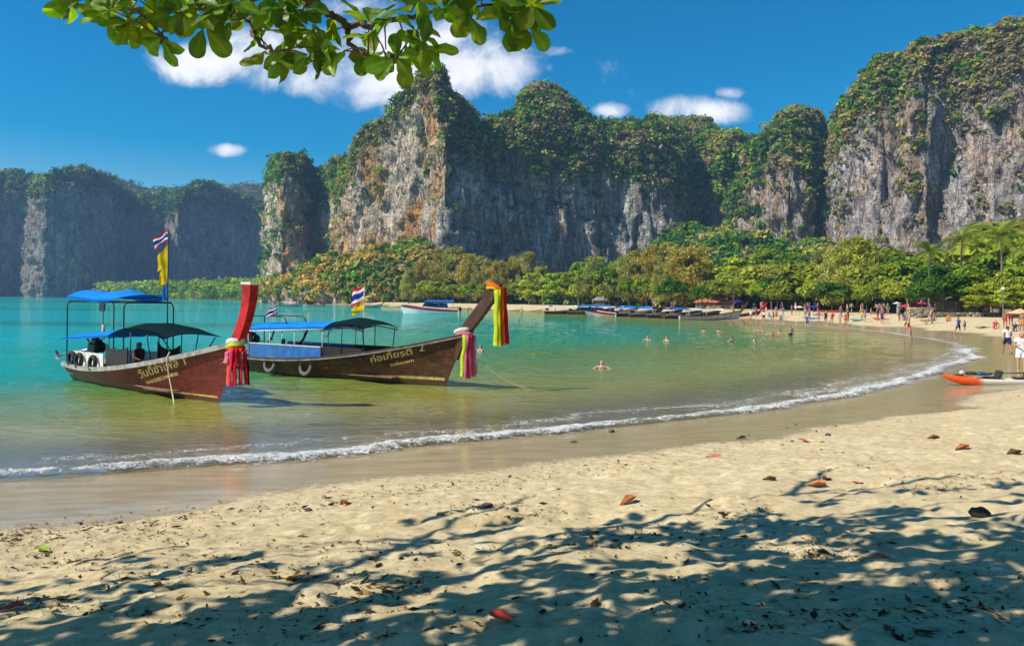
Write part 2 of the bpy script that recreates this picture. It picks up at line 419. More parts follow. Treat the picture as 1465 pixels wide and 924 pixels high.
def build_sea():
    xs = spaced(-24, 16, 0.16, -4000, 4000, 1.06); ys = spaced(10.5, 36, 0.1, 7, 6000, 1.045)
    X, Y = np.meshgrid(xs, ys, indexing='ij'); x, y = X.ravel(), Y.ravel()
    sd = sdist(x, y); q = np.maximum(-sd, 0)
    amp = sstep(0, 6, q) * (0.35 + 0.65 * sstep(0, 16, q)) * np.clip(1.5 - np.hypot(x, y) / 70, 0.0, 1)
    z = wave_z(x, y) * amp + 0.006 - 0.05 * sstep(0.6, 3, sd)
    F = grid_faces(len(xs), len(ys)); keep = (sd[F] < 2.0).any(1); F = F[keep]
    used = np.unique(F); mp = np.zeros(len(x), int); mp[used] = np.arange(len(used))
    me = mesh_np('sea', np.stack([x, y, z], 1)[used], mp[F], MATS['water'])
    fattr(me, 'offshore', q[used] + np.clip(-x[used] - 5, 0, 40) * .8 * sstep(0, 12, q[used]))
    o = obj('sea', me); tag(o, 'turquoise and olive green sea of the sheltered bay', None, None, 'structure')
def build_foam():
    m, nt, out = new_mat('foam')
    geo = nt.n.new('ShaderNodeNewGeometry').outputs['Position']; e = nt.attr('cover')
    n1 = nt.noise(geo, 5.0, 6, 0.7, 0.5); n2 = nt.noise(geo, 19, 5, 0.7, 0.2)
    a = nt.math('ADD', e, nt.math('ADD', nt.math('MULTIPLY', nt.math('SUBTRACT', n1, .5), 2.4), nt.math('MULTIPLY', nt.math('SUBTRACT', n2, .5), 2.8)))
    a = nt.mapr(a, 0.34, 1.0, 0, .95, True)
    d = pr(nt, None, Base_Color=(0.74, 0.73, 0.68), Roughness=0.75, Normal=nt.bump(nt.math('ADD', n2, n1), 1.0, 0.06))
    tr = nt.add('ShaderNodeBsdfTransparent')
    mx = nt.add('ShaderNodeMixShader', ins={0: a, 1: tr.outputs[0], 2: d.outputs[0]}); nt.l.new(mx.outputs[0], out.inputs[0])
    def strip(i0, i1, off, width, hh, strength, seed, name, label):
        P = SHORE[i0:i1]
        seg = np.linalg.norm(np.diff(P, axis=0), axis=1); s = np.concatenate([[0], np.cumsum(seg)])
        # smooth curve
        step = 0.05; S = [0.0]
        while S[-1] < s[-1]:
            k = np.interp(S[-1], s, P[:, 1]); S.append(S[-1] + max(step, 0.004 * k))
        S = np.array(S); cx = np.interp(S, s, P[:, 0]); cy = np.interp(S, s, P[:, 1])
        ker = np.ones(61) / 61
        def sm(a): return np.convolve(np.pad(a, 30, mode='edge'), ker, 'valid')
        cx, cy = sm(cx), sm(cy)
        T = np.stack([np.gradient(cx), np.gradient(cy)], 1); T /= np.linalg.norm(T, axis=1)[:, None]
        N = np.stack([T[:, 1], -T[:, 0]], 1)      # towards land
        test = sdist(cx[:1] + N[:1, 0] * .5, cy[:1] + N[:1, 1] * .5)[0]
        if test < 0: N = -N
        nv = 15; v = np.linspace(-1, 1, nv)
        wob = 0.40 * fbm(S * .22, S * 0, seed=seed, oct=3) + 0.10 * fbm(S * 1.1, S * 0, seed=seed + 3, oct=3)
        wd = width * (1 + .45 * fbm(S * .4, S * 0 + 5, seed=seed + 1, oct=2))
        lat = off + wob[:, None] + wd[:, None] * v[None]
        x = cx[:, None] + N[:, :1] * lat; y = cy[:, None] + N[:, 1:] * lat
        prof = np.exp(-((v - .25) / .38) ** 2)[None]
        z = 0.03 + hh * prof * (1 + .5 * fbm(x * 4, y * 4, seed=seed + 7, oct=2)) + (0.012 + .35 * hh) * np.abs(fbm(x * 7, y * 7, seed=seed + 8, oct=3)) * prof
        z = np.maximum(z, ground_base(sdist(x, y)) + 0.012)
        cov = strength * (np.exp(-((v - .15) / .42) ** 2)[None] + 0.12 * fbm(S * .5, S * 0, seed=seed + 9, oct=2)[:, None]) - 0.9 * (np.abs(v)[None] > .93)
        me = mesh_np(name, np.stack([x, y, z], -1).reshape(-1, 3), grid_faces(len(S), nv), MATS['foam'])
        fattr(me, 'cover', cov.ravel()); o = obj(name, me); tag(o, label, None, None, 'stuff')
    strip(3, 17, -0.2, 1.0, 0.065, 0.92, 60, 'breaking_wave_foam', 'white foam of the small wave breaking along the beach')
    strip(4, 17, -1.6, 1.2, 0.015, 0.46, 80, 'thin_foam', 'thin broken lacy foam behind the breaking wave')
    strip(11, 22, -0.8, 1.6, 0.012, 0.60, 90, 'swash_foam', 'pale swash foam where the shoreline bends')
build_ground(); build_sea(); build_foam()
# ================================================================== leaf clumps
def mat_leaf(name, trans=0.35, rough=0.6, hue_var=0.25):
    m, nt, out = new_mat(name)
    c = nt.mix(1.0, nt.attr('Col', out='Color'), nt.n.new('ShaderNodeObjectInfo').outputs['Color'], 'MULTIPLY')
    d = nt.add('ShaderNodeBsdfDiffuse', ins={'Color': c})
    tcol = nt.mix(1.0, c, (1.5, 1.6, 0.6), 'MULTIPLY')
    t = nt.add('ShaderNodeBsdfTranslucent', ins={'Color': tcol})
    mx = nt.add('ShaderNodeMixShader', ins={0: trans, 1: d.outputs[0], 2: t.outputs[0]}); nt.l.new(mx.outputs[0], out.inputs[0])
    return m
mat_leaf('foliage', 0.3)
def clumps(centers, radii, cols, k=40, size=0.42, flat=0.75, seed=1, colvar=0.35, upbias=0.5):
    """leaf-sized quads spread through ellipsoid volumes; vectorised over all clumps"""
    g = np.random.default_rng(seed); n = len(centers)
    D = g.normal(size=(n, k, 3)); D /= np.linalg.norm(D, axis=2, keepdims=True)
    D[..., 2] = np.where(g.random((n, k)) < .6, np.abs(D[..., 2]), D[..., 2])
    rr = (0.55 + 0.45 * g.random((n, k, 1)) ** .6) * radii[:, None, None] * (1 + .3 * g.normal(size=(n, k, 1)) * .5)
    P = centers[:, None] + D * rr * np.array([1, 1, flat])
    Nn = D + g.normal(size=(n, k, 3)) * .55; Nn[..., 2] += upbias; Nn /= np.linalg.norm(Nn, axis=2, keepdims=True)
    A = np.cross(Nn, g.normal(size=(n, k, 3))); A /= np.linalg.norm(A, axis=2, keepdims=True) + 1e-9; B = np.cross(Nn, A)
    s = size * 1.25 * np.sqrt(radii * np.minimum(radii, 1.6))[:, None, None] * (0.45 + .8 * g.random((n, k, 1)))
    A = A * s; B = B * s * .62
    V = np.stack([P - A, P + B - A * .1, P + A, P - B - A * .1], 2).reshape(-1, 3)
    F = np.arange(len(V)).reshape(-1, 4)
    cv = 1 + colvar * (g.random((n, k, 1)) * 2 - 1)
    C = np.repeat((cols[:, None] * cv)[:, :, None], 4, 2).reshape(-1, 3)
    return V, F, np.clip(C, 0.004, 1)
def veg_object(name, label, centers, radii, cols, k=40, size=0.42, seed=1, parent=None, flat=.75):
    V, F, C = clumps(np.asarray(centers), np.asarray(radii), np.asarray(cols), k, size, flat, seed)
    me = mesh_np(name, V, F, MATS['foliage'], smooth=False); cattr(me, 'Col', C)
    o = obj(name, me, parent); tag(o, label, None, None, 'stuff'); return o

# ================================================================== limestone cliffs
def mat_rock(name, tone, warm, streak=1.0, stain=.5, lo=.42):
    m, nt, out = new_mat(name)
    geo = nt.n.new('ShaderNodeNewGeometry'); P = geo.outputs['Position']
    sepn = nt.add('ShaderNodeSeparateXYZ', ins={0: geo.outputs['Normal']}).outputs
    v = nt.scale(P, (1, 1, 0.10)); v2 = nt.scale(P, (1, 1, 0.35))
    s1 = nt.noise(v, 0.16, 7, 0.68, 0.5); s2 = nt.noise(v, 0.6, 5, 0.65, 0.3); b1 = nt.noise(v2, 0.045, 6, 0.62, 0.8); b2 = nt.noise(P, 0.35, 6, 0.7)
    c = nt.mix(nt.mapr(s1, 0.36, 0.62), tuple(lo * x for x in tone), tuple(1.25 * x for x in tone))
    c = nt.mix(nt.math('MULTIPLY', nt.mapr(b1, 0.47, 0.60), warm), c, (0.66, 0.36, 0.12))
    c = nt.mix(nt.math('MULTIPLY', nt.mapr(nt.noise(v2, 0.06, 5, 0.6, 1.0), 0.58, 0.68), warm), c, (0.62, 0.47, 0.29))
    c = nt.mix(nt.math('MULTIPLY', nt.mapr(s2, 0.55, 0.72), 0.75 * streak), c, (0.075, 0.075, 0.08))
    c = nt.mix(nt.math('MULTIPLY', nt.mapr(nt.noise(v, 0.42, 4, 0.6), 0.60, 0.70), 0.7), c, (0.72, 0.68, 0.60))
    c = nt.mix(nt.math('MULTIPLY', nt.mapr(b2, 0.52, 0.68), stain), c, tuple(.35 * x for x in tone))
    crk = nt.mapr(nt.math('ABSOLUTE', nt.math('SUBTRACT', nt.noise(nt.scale(P, (1, 1, .22)), 0.22, 6, .6, 1.0), .5)), 0.0, 0.022, 1, 0)
    crk2 = nt.mapr(nt.math('ABSOLUTE', nt.math('SUBTRACT', nt.noise(nt.scale(P, (.5, .5, 1)), 0.17, 5, .6, .6), .5)), 0.0, 0.016, 1, 0)
    crk = nt.math('MAXIMUM', crk, nt.math('MULTIPLY', crk2, .7))
    c = nt.mix(nt.math('MULTIPLY', crk, .75), c, (0.05, 0.05, 0.055))
    moss = nt.math('MULTIPLY', nt.mapr(sepn[2], 0.25, 0.6), nt.mapr(b2, 0.35, 0.6))
    c = nt.mix(moss, c, (0.07, 0.075, 0.03))
    bc = nt.ramp(nt.noise(P, 0.11, 6, 0.72), [(0.32, (0.02, 0.035, 0.012)), (0.45, (0.045, 0.06, 0.02)), (0.56, (0.10, 0.085, 0.04)), (0.68, (0.20, 0.17, 0.14))])
    c = nt.mix(nt.math('MULTIPLY', nt.attr('brush'), nt.mapr(nt.noise(P, 0.22, 5, 0.7), 0.38, 0.5)), c, bc)
    h = nt.math('ADD', nt.math('MULTIPLY', s1, 2.0), nt.math('ADD', nt.math('MULTIPLY', b2, 1.2), nt.math('MULTIPLY', s2, 0.8)))
    h = nt.math('SUBTRACT', h, nt.math('MULTIPLY', crk, 0.9))
    pr(nt, out, Base_Color=c, Roughness=0.92, Normal=nt.bump(h, 1.0, 2.6), Specular_IOR_Level=0.15)
mat_rock('rock_warm', (0.72, 0.59, 0.44), 1.0, .45, .2, .66)
mat_rock('rock_grey', (0.62, 0.55, 0.52), 0.5, .8, .35, .5)
mat_rock('rock_shade', (0.66, 0.63, 0.57), 0.4, 1.3, .35, .36)
mat_rock('rock_far', (0.42, 0.39, 0.37), 0.3)

VEG = dict(dark=(0.035, 0.09, 0.02), green=(0.10, 0.20, 0.022), lime=(0.29, 0.34, 0.03), olive=(0.22, 0.215, 0.05), brown=(0.21, 0.165, 0.07), mauve=(0.20, 0.155, 0.115), gold=(0.40, 0.27, 0.07), deep=(0.010, 0.035, 0.018))
def pick_cols(x, y, z, palette, seed):
    names = list(palette); wts = np.array([palette[n] for n in names], float); wts /= wts.sum()
    n = 0.5 + 0.5 * np.clip((fbm(x / 16, y / 16, z / 12, seed=seed, oct=2) * .62), -1, 1)
    n = np.clip(n * .62 + rng.random(len(x)) * .38, 0, .9999)
    order = np.argsort(np.argsort(n)) / len(n)
    idx = np.searchsorted(np.cumsum(wts), order); idx = np.clip(idx, 0, len(names) - 1)
    base = np.array([VEG[k] for k in names])[idx]
    return 1.35 * base * (0.75 + .5 * rng.random((len(x), 1)))

def cliff(name, label, ctrl, top, wall, mat, setback=0.75, depth=60, step=1.4, rough=1.0, seed=1, palette=None, vegn=1500, vr=(1.4, 3.2), ledge=0.1, k=32, topveg=1.0, overhang=0.0, smooth=5, vsize=0.42):
    """ctrl: (pixel x, distance) of the foot of the wall; top / wall: silhouettes as (pixel x, pixel y)"""
    P = np.array([[ (px - CX) / FP * d, d] for px, d in ctrl])
    s = np.concatenate([[0], np.cumsum(np.linalg.norm(np.diff(P, axis=0), axis=1))])
    n = max(8, int(s[-1] / step)); S = np.linspace(0, s[-1], n)
    X = np.interp(S, s, P[:, 0]); Y = np.interp(S, s, P[:, 1])
    kk = max(1, int(smooth / step)); ker = np.hanning(2 * kk + 3); ker /= ker.sum()
    X = np.convolve(np.pad(X, kk + 1, mode='reflect', reflect_type='odd'), ker, 'valid'); Y = np.convolve(np.pad(Y, kk + 1, mode='reflect', reflect_type='odd'), ker, 'valid')
    T = np.stack([np.gradient(X), np.gradient(Y)], 1); T /= np.linalg.norm(T, axis=1)[:, None]
    N = np.stack([T[:, 1], -T[:, 0]], 1)
    N = np.where(((N * np.stack([-X, -Y], 1)).sum(1) < 0)[:, None], -N, N)
    tx, ty = np.array(top, float).T; wx, wy = np.array(wall, float).T
    pxs = px_of(X, Y)
    def zz(px, py, d): return CAMZ + d * ((CY - py) / FP + (px - CX) / FP * math.tan(ROLL))
    zw = zz(pxs, np.interp(pxs, wx, wy), Y)
    zt0 = zz(pxs, np.interp(pxs, tx, ty), Y)
    sb = np.maximum(2.0, (zt0 - zw)) * setback
    sbm = np.convolve(np.pad(sb, 6, mode='edge'), np.ones(13) / 13, 'valid')
    cdir = np.array([X.mean(), Y.mean()]); cdir /= np.linalg.norm(cdir)
    ID = -0.35 * N + 0.65 * cdir; ID /= np.linalg.norm(ID, axis=1)[:, None]      # the way the top leans back into the massif
    for _ in range(2):
        RX, RY = X + ID[:, 0] * sbm - N[:, 0] * .06 * (zw + 3), Y + ID[:, 1] * sbm - N[:, 1] * .06 * (zw + 3)
        rpx = px_of(RX, RY); zt = zz(rpx, np.interp(rpx, tx, ty), RY)
    zt = zt + 1.2 * rough * fbm(S / 6, S * 0, seed=seed + 40, oct=3)
    zw = np.minimum(zw + 2.5 * rough * fbm(S / 7, S * 0, seed=seed + 41, oct=3), zt - 1)
    nf = int(np.clip(np.max(zw) / step, 8, 110)); ns = int(np.clip(np.max(zt - zw) / step * 1.1, 10, 70)); nb = 10
    rows = []
    for t in np.linspace(0, 1, nf): rows.append((0.06 * (zw + 3) * t - overhang * np.sin(math.pi * t) * 1.0, -3 + (zw + 3) * t, np.zeros(n) + t * .5))
    for q in np.linspace(0, 1, ns + 1)[1:]:
        rows.append((0.06 * (zw + 3) + sbm * (1 - np.cos(q * math.pi / 2)) ** .8, zw + (zt - zw) * np.sin(q * math.pi / 2) ** .9, np.zeros(n) + .5 + q * .4))
    for q in np.linspace(0, 1, nb + 1)[1:]:
        rows.append((0.06 * (zw + 3) + sbm + 0 * q, (zt + 3) * np.cos(q * math.pi / 2) ** .7 - 3, np.zeros(n) + .95))
    IN = np.stack([r[0] for r in rows], 1); Z = np.stack([r[1] for r in rows], 1); Tt = np.stack([r[2] for r in rows], 1)
    Sg = np.repeat(S[:, None], Z.shape[1], 1)
    face = 1 - sstep(.47, .62, Tt)
    d = 3.4 * rough * fbm(Sg / 26, Z / 70, seed=seed, oct=2) + 2.0 * rough * (1 - 2 * np.abs(fbm(Sg / 8.5, Z / 36, Sg * 0, seed=seed + 3, oct=3))) + 1.5 * rough * (.6 - 1.8 * np.abs(fbm(Sg / 3.2, Z / 20, Sg * 0, seed=seed + 15, oct=3))) + 0.9 * rough * fbm(Sg / 2.2, Z / 5, seed=seed + 5, oct=3)
    d = d + 1.6 * rough * np.round(2.2 * fbm(Sg / 12, Z / 9, seed=seed + 6, oct=2)) * face * .55
    d = d * (0.35 + .65 * face) + (1 - face) * 3.2 * rough * fbm(Sg / 13, IN / 13, Z / 13, seed=seed + 8, oct=3)
    d = d * sstep(1.0, .9, Tt + .02)
    LE = 0.06 * (zw + 3)[:, None]; inl = np.minimum(IN, LE); ins = np.maximum(IN - LE, 0)
    bk = np.zeros_like(IN); bk[:, -nb:] = depth * np.linspace(0, 1, nb + 1)[1:][None]
    XX = X[:, None] - N[:, :1] * (inl - d) + ID[:, :1] * ins + cdir[0] * bk; YY = Y[:, None] - N[:, 1:] * (inl - d) + ID[:, 1:] * ins + cdir[1] * bk
    V = np.stack([XX, YY, Z], -1)
    nv = Z.shape[1]; F = grid_faces(n, nv)
    me = mesh_np(name, V.reshape(-1, 3), F, MATS[mat]); fattr(me, 'brush', np.clip(1 - face + (fbm(Sg / 9, Z / 11, seed=seed + 12, oct=3) > .5) * min(1, ledge * 4), 0, 1).ravel()); o = obj(name, me); tag(o, label, None, None, 'structure')
    # vegetation on ledges, slopes and the top
    g = np.random.default_rng(seed + 99)
    du = np.gradient(V, axis=0); dv = np.gradient(V, axis=1); nn = np.cross(du, dv); area = np.linalg.norm(nn, axis=2)
    upn = np.abs(nn[..., 2]) / (area + 1e-9)
    ledgen = fbm(Sg / 9, Z / 11, seed=seed + 12, oct=3)
    wgt = (1 - face) * topveg * (0.55 + .6 * (ledgen > -.25)) + face * ledge * (ledgen > .42) * (0.4 + upn) * 6 + face * (upn > .5) * ledge * 2
    wgt = wgt * area * (Tt < .94) * (Z > 1)
    wgt[:, -nb:] *= 0
    pr_ = wgt.ravel() / wgt.sum(); idx = g.choice(len(pr_), vegn, p=pr_)
    C = V.reshape(-1, 3)[idx] + g.normal(size=(vegn, 3)) * .8
    rr = vr[0] * .75 + (vr[1] * 1.35 - vr[0] * .75) * g.random(vegn) ** 3
    cols = pick_cols(C[:, 0], C[:, 1], C[:, 2], palette or dict(dark=2, green=2, olive=2, brown=1, mauve=1), seed)
    C[:, 2] += rr * .25
    veg_object('cliff_vegetation', label.replace('cliff', 'cliff').split(' rising')[0] + ' shrubs', C, rr, cols, k, vsize, seed)
    return V

main_top = [(380, 260), (470, 250), (500, 236), (512, 205), (520, 192), (550, 172), (563, 150), (575, 132), (588, 112), (600, 101), (618, 99), (630, 110), (640, 132), (652, 142), (668, 152), (682, 176), (690, 190), (720, 215), (800, 260), (1000, 300)]
main_wall = [(470, 300), (505, 248), (530, 215), (560, 180), (578, 150), (600, 128), (615, 140), (632, 190), (650, 240), (700, 255), (760, 262)]
mid_top = [(600, 200), (640, 180), (690, 178), (700, 172), (720, 168), (738, 168), (745, 142), (757, 131), (772, 126), (790, 138), (805, 150), (830, 164), (850, 182), (870, 180), (900, 182), (935, 175), (960, 178), (985, 173), (1008, 180), (1020, 205), (1045, 300), (1100, 380)]
mid_wall = [(600, 250), (640, 246), (700, 252), (760, 262), (820, 268), (880, 276), (930, 284), (960, 300), (985, 320), (1010, 345), (1100, 400)]
# far massif across the bay, two layers
cliff('far_limestone_cliff', 'hazy blue limestone cliff massif across the bay rising from the sea', [(-330, 820), (-160, 900), (-40, 960), (30, 990), (42, 930), (60, 920), (110, 945), (170, 1000), (182, 1060), (230, 1085), (250, 1020), (300, 1060), (345, 1110), (380, 1150), (440, 1200)],
      [(-400, 240), (-200, 235), (0, 250), (25, 247), (45, 256), (62, 258), (75, 250), (95, 246), (115, 243), (140, 252), (170, 268), (185, 278), (205, 281), (230, 276), (262, 274), (280, 262), (300, 263), (320, 273), (350, 282), (390, 300), (450, 320)],
      [(-400, 300), (0, 300), (40, 285), (110, 272), (160, 285), (185, 310), (230, 320), (260, 300), (300, 300), (350, 330), (450, 350)], 'rock_far', setback=.8, depth=120, step=3.2, rough=1.4, seed=11,
      palette=dict(deep=2, dark=3, green=2, olive=1, mauve=.6), vegn=4600, vr=(3, 6), ledge=.03, k=34)
cliff('far_wooded_ridge', 'distant wooded ridge behind the far cliffs rising across the bay', [(-300, 1500), (0, 1480), (200, 1450), (330, 1400), (460, 1380)],
      [(-400, 240), (0, 252), (100, 255), (150, 250), (200, 268), (225, 272), (260, 270), (310, 272), (335, 268), (352, 263), (375, 266), (400, 275), (470, 290)], [(-400, 300), (470, 320)], 'rock_far', setback=.8, depth=120, step=5, rough=2.0, seed=14,
      palette=dict(deep=2, dark=2, olive=1), vegn=2200, vr=(4, 8), k=24)
cliff('limestone_tower', 'narrow limestone tower with green cap rising beside the big cliff', [(377, 640), (382, 565), (400, 545), (430, 552), (452, 585), (468, 560), (490, 545), (512, 560), (540, 640)],
      [(340, 330), (376, 262), (380, 245), (390, 230), (405, 224), (425, 222), (445, 232), (458, 243), (470, 240), (485, 228), (500, 226), (520, 240), (560, 300)],
      [(340, 350), (380, 268), (400, 262), (440, 268), (455, 320), (470, 290), (500, 262), (560, 320)], 'rock_warm', setback=.5, depth=60, step=1.6, rough=1.1, seed=21,
      palette=dict(dark=3, green=3, olive=1.2, mauve=.6), vegn=1700, vr=(1.8, 4.0), ledge=.14)
cliff('main_limestone_cliff', 'tall pale orange limestone cliff with pointed peak rising over the bay', [(462, 520), (500, 452), (560, 428), (610, 410), (636, 398), (652, 412), (690, 440), (740, 480)],
      main_top, main_wall, 'rock_warm', setback=.42, depth=60, step=1.25, rough=1.0, seed=31, palette=dict(dark=2.2, green=1.6, olive=2, brown=1.2, mauve=1.2), vegn=2300, vr=(1.1, 2.6), ledge=.05)
cliff('overhanging_limestone_cliff', 'shaded overhanging limestone cliff wall under a wooded top rising over the bay', [(600, 420), (636, 402), (650, 404), (700, 418), (760, 428), (830, 440), (900, 448), (950, 452), (975, 462), (1010, 500), (1050, 560)],
      mid_top, mid_wall, 'rock_shade', setback=.85, depth=80, step=1.4, rough=1.0, seed=41, palette=dict(dark=2.2, green=2.2, olive=1.8, brown=1.4, mauve=1.5), vegn=6500, vr=(1.4, 3.6), ledge=.03, overhang=5)
cliff('wooded_limestone_hill', 'wooded limestone hill in the gap between the cliffs rising behind the forest', [(930, 520), (1000, 500), (1030, 490), (1070, 500), (1110, 520)],
      [(930, 300), (985, 215), (1010, 200), (1030, 192), (1050, 190), (1068, 200), (1085, 220), (1120, 300)], [(930, 340), (1030, 300), (1120, 330)], 'rock_grey', setback=.6, depth=60, step=1.8, rough=1.1, seed=51,
      palette=dict(dark=2, green=3, lime=1.0, olive=1.5, brown=.8), vegn=1800, vr=(1.6, 4.2), ledge=.5)
cliff('rounded_limestone_tower', 'rounded shrub covered limestone tower beside the giant cliff rising behind the forest', [(1030, 480), (1062, 450), (1090, 430), (1130, 420), (1165, 428), (1190, 450), (1220, 490)],
      [(1030, 330), (1062, 240), (1075, 212), (1092, 190), (1110, 172), (1135, 159), (1155, 162), (1172, 172), (1180, 190), (1190, 215), (1230, 280)], [(1030, 350), (1075, 270), (1110, 250), (1150, 262), (1190, 300), (1230, 330)], 'rock_grey', setback=.6, depth=60, step=1.4, rough=1.1, seed=61,
      palette=dict(dark=2, green=2.6, olive=2, brown=1.2, mauve=.6), vegn=2600, vr=(1.3, 3.4), ledge=.35)
cliff('giant_limestone_cliff', 'giant grey limestone cliff with brush covered dome rising behind the palms', [(1165, 480), (1188, 400), (1200, 370), (1250, 352), (1330, 340), (1352, 344), (1375, 338), (1440, 326), (1520, 318), (1640, 312), (1800, 330)],
      [(1160, 300), (1186, 235), (1190, 195), (1197, 165), (1210, 145), (1228, 122), (1248, 98), (1268, 86), (1290, 76), (1320, 66), (1345, 61), (1380, 50), (1410, 44), (1440, 35), (1465, 29), (1560, 10), (1800, 30)],
      [(1160, 320), (1190, 232), (1240, 205), (1280, 185), (1320, 130), (1345, 120), (1360, 178), (1400, 150), (1440, 140), (1560, 120), (1800, 130)], 'rock_grey', setback=.8, depth=80, step=1.25, rough=1.0, seed=76,
      palette=dict(dark=1.0, green=1.3, olive=3, brown=2.2, mauve=2.0), vegn=7500, vr=(.8, 2.2), ledge=.10)

cliff('scrub_hill', 'scrubby hill of golden dry bushes below the tall cliff rising from the rocky shore', [(372, 400), (400, 372), (440, 345), (500, 325), (560, 318), (610, 320), (650, 335), (680, 350)],
      [(370, 415), (385, 408), (400, 404), (430, 396), (455, 382), (480, 368), (505, 376), (525, 366), (550, 360), (575, 362), (600, 345), (612, 372), (630, 392), (655, 392), (690, 410)], [(360, 424), (420, 421), (500, 420), (600, 420), (690, 424)], 'rock_grey', setback=2.2, depth=40, step=1.5, rough=.8, seed=81,
      palette=dict(dark=1.2, green=1.4, olive=2.2, brown=1.2, gold=2.2), vegn=3000, vr=(1.0, 2.6), ledge=.3, k=30)
cliff('wooded_slope', 'green wooded slope below the limestone towers rising behind the beach forest', [(920, 400), (960, 360), (1010, 330), (1080, 310), (1140, 305), (1200, 300), (1250, 305)],
      [(920, 380), (950, 358), (985, 325), (1000, 332), (1030, 340), (1060, 336), (1090, 346), (1110, 350), (1140, 362), (1170, 356), (1200, 364), (1250, 380)], [(920, 412), (1010, 408), (1100, 410), (1250, 415)], 'rock_grey', setback=1.6, depth=40, step=1.7, rough=1.0, seed=91,
      palette=dict(dark=3.4, green=2.6, lime=.5, olive=1.4, brown=.9), vegn=2600, vr=(1.4, 3.4), ledge=.6, k=30)
# low wood along the far shore: one mass
g_ = np.random.default_rng(5); n_ = 1500
t_ = g_.random(n_); px_ = 60 + 330 * t_; dd_ = np.interp(px_, [60, 200, 330, 395], [1090, 800, 640, 520]) + g_.random(n_) * 120
C_ = np.stack([(px_ - CX) / FP * dd_, dd_, 1.5 + np.minimum(g_.random(n_) ** .7 * 15, 15)], 1)
veg_object('far_shore_wood', 'low green wood along the far shore under the hazy cliffs', C_, 3 + 3 * g_.random(n_), pick_cols(C_[:, 0], C_[:, 1], C_[:, 2], dict(green=3, lime=2, dark=1.5, olive=1.5), 7), 26, .42, 6)
# ================================================================== shoreline trees
mat_leaf('needles', 0.25)
plain('bark', (0.15, 0.11, 0.075), 0.9, 0.3, 3.0, spec=.1, bump=.6, bscale=14)
plain('palm_bark', (0.22, 0.18, 0.13), 0.9, 0.25, 2.0, spec=.1, bump=.6, bscale=10)
def leaf_mesh(name, V, F, C, mat='foliage'):
    me = mesh_np(name, V, F, MATS[mat], smooth=False); cattr(me, 'Col', C); return me
def trunk_mesh(name, h, r, limbs, seed, mat='bark'):
    g = random.Random(seed); mb = MB()
    pts = [(0, 0, -0.6)]; x = y = 0
    for k in range(1, 6):
        x += g.uniform(-.12, .12) * h / 10; y += g.uniform(-.12, .12) * h / 10; pts.append((x, y, h * k / 5))
    mb.tube(pts, [r * 1.3, r, r * .85, r * .7, r * .5, r * .2], 7)
    for i in range(limbs):
        a = g.uniform(0, 6.28); k = g.randint(1, 4); b = np.array(pts[k]); l = h * g.uniform(.22, .38)
        e = b + np.array([math.cos(a) * l, math.sin(a) * l, l * g.uniform(.4, .9)])
        mb.tube([b, (b + e) / 2 + np.array([0, 0, -.05 * l]), e], [r * .5, r * .35, r * .12], 5)
    me = bpy.data.meshes.new(name); me.from_pydata(mb.v, [], mb.f); me.materials.append(MATS[mat]); me.polygons.foreach_set('use_smooth', [True] * len(me.polygons)); return me
def crown_casuarina(seed, h=14.0, cols=('olive', 'brown')):
    g = np.random.default_rng(seed); C, rr, cc = [], [], []
    for i in range(95):
        t = g.random() ** .75; z = h * (.10 + .90 * t); w = h * .33 * (1 - .62 * t) * (0.7 + .55 * g.random()) * (1.1 if t > .12 else .8)
        a = g.random() * 6.283; q = w * g.random() ** .5
        C.append((math.cos(a) * q, math.sin(a) * q, z)); rr.append(h * (.085 * (1 - .4 * t)) * (.7 + .7 * g.random()))
        cc.append(np.array(VEG['olive']) * (.8 + .5 * g.random()) * 1.35 + np.array(VEG['brown']) * .4 * g.random())
    C, rr, cc = np.array(C), np.array(rr), np.array(cc); k = 52; n = len(C)
    D = g.normal(size=(n, k, 3)); D /= np.linalg.norm(D, axis=2, keepdims=True)
    P = C[:, None] + D * rr[:, None, None] * (.35 + .75 * g.random((n, k, 1)))
    A = D * .6 + g.normal(size=(n, k, 3)) * .5; A[..., 2] += .55; A /= np.linalg.norm(A, axis=2, keepdims=True)
    B = np.cross(A, g.normal(size=(n, k, 3))); B /= np.linalg.norm(B, axis=2, keepdims=True)
    A = A * (.38 + .3 * g.random((n, k, 1))); B = B * .10
    V = np.stack([P - A, P + B, P + A, P - B], 2).reshape(-1, 3); F = np.arange(len(V)).reshape(-1, 4)
    cv = np.repeat((cc[:, None] * (1 + .4 * (g.random((n, k, 1)) * 2 - 1)))[:, :, None], 4, 2).reshape(-1, 3)
    return leaf_mesh('casuarina_crown', V, F, cv, 'needles')
def crown_broad(seed, h=11.0, rad=4.6, col='green', col2='lime', low=.18):
    g = np.random.default_rng(seed); C, rr, cc = [], [], []
    for i in range(46):
        d = g.normal(size=3); d /= np.linalg.norm(d); d[2] = abs(d[2]) * 1.0 - .25
        q = .55 + .45 * g.random()
        C.append((d[0] * rad * q, d[1] * rad * q, h * (low + .42) + d[2] * h * .38 * q)); rr.append(rad * (.20 + .15 * g.random()))
        f = g.random(); cc.append(np.array(VEG[col]) * (1 - f) + np.array(VEG[col2]) * f)
    V, F, Cc = clumps(np.array(C), np.array(rr), np.array(cc), 95, .26, .8, seed, .35, .7)
    return leaf_mesh('broadleaf_crown', V, F, Cc)
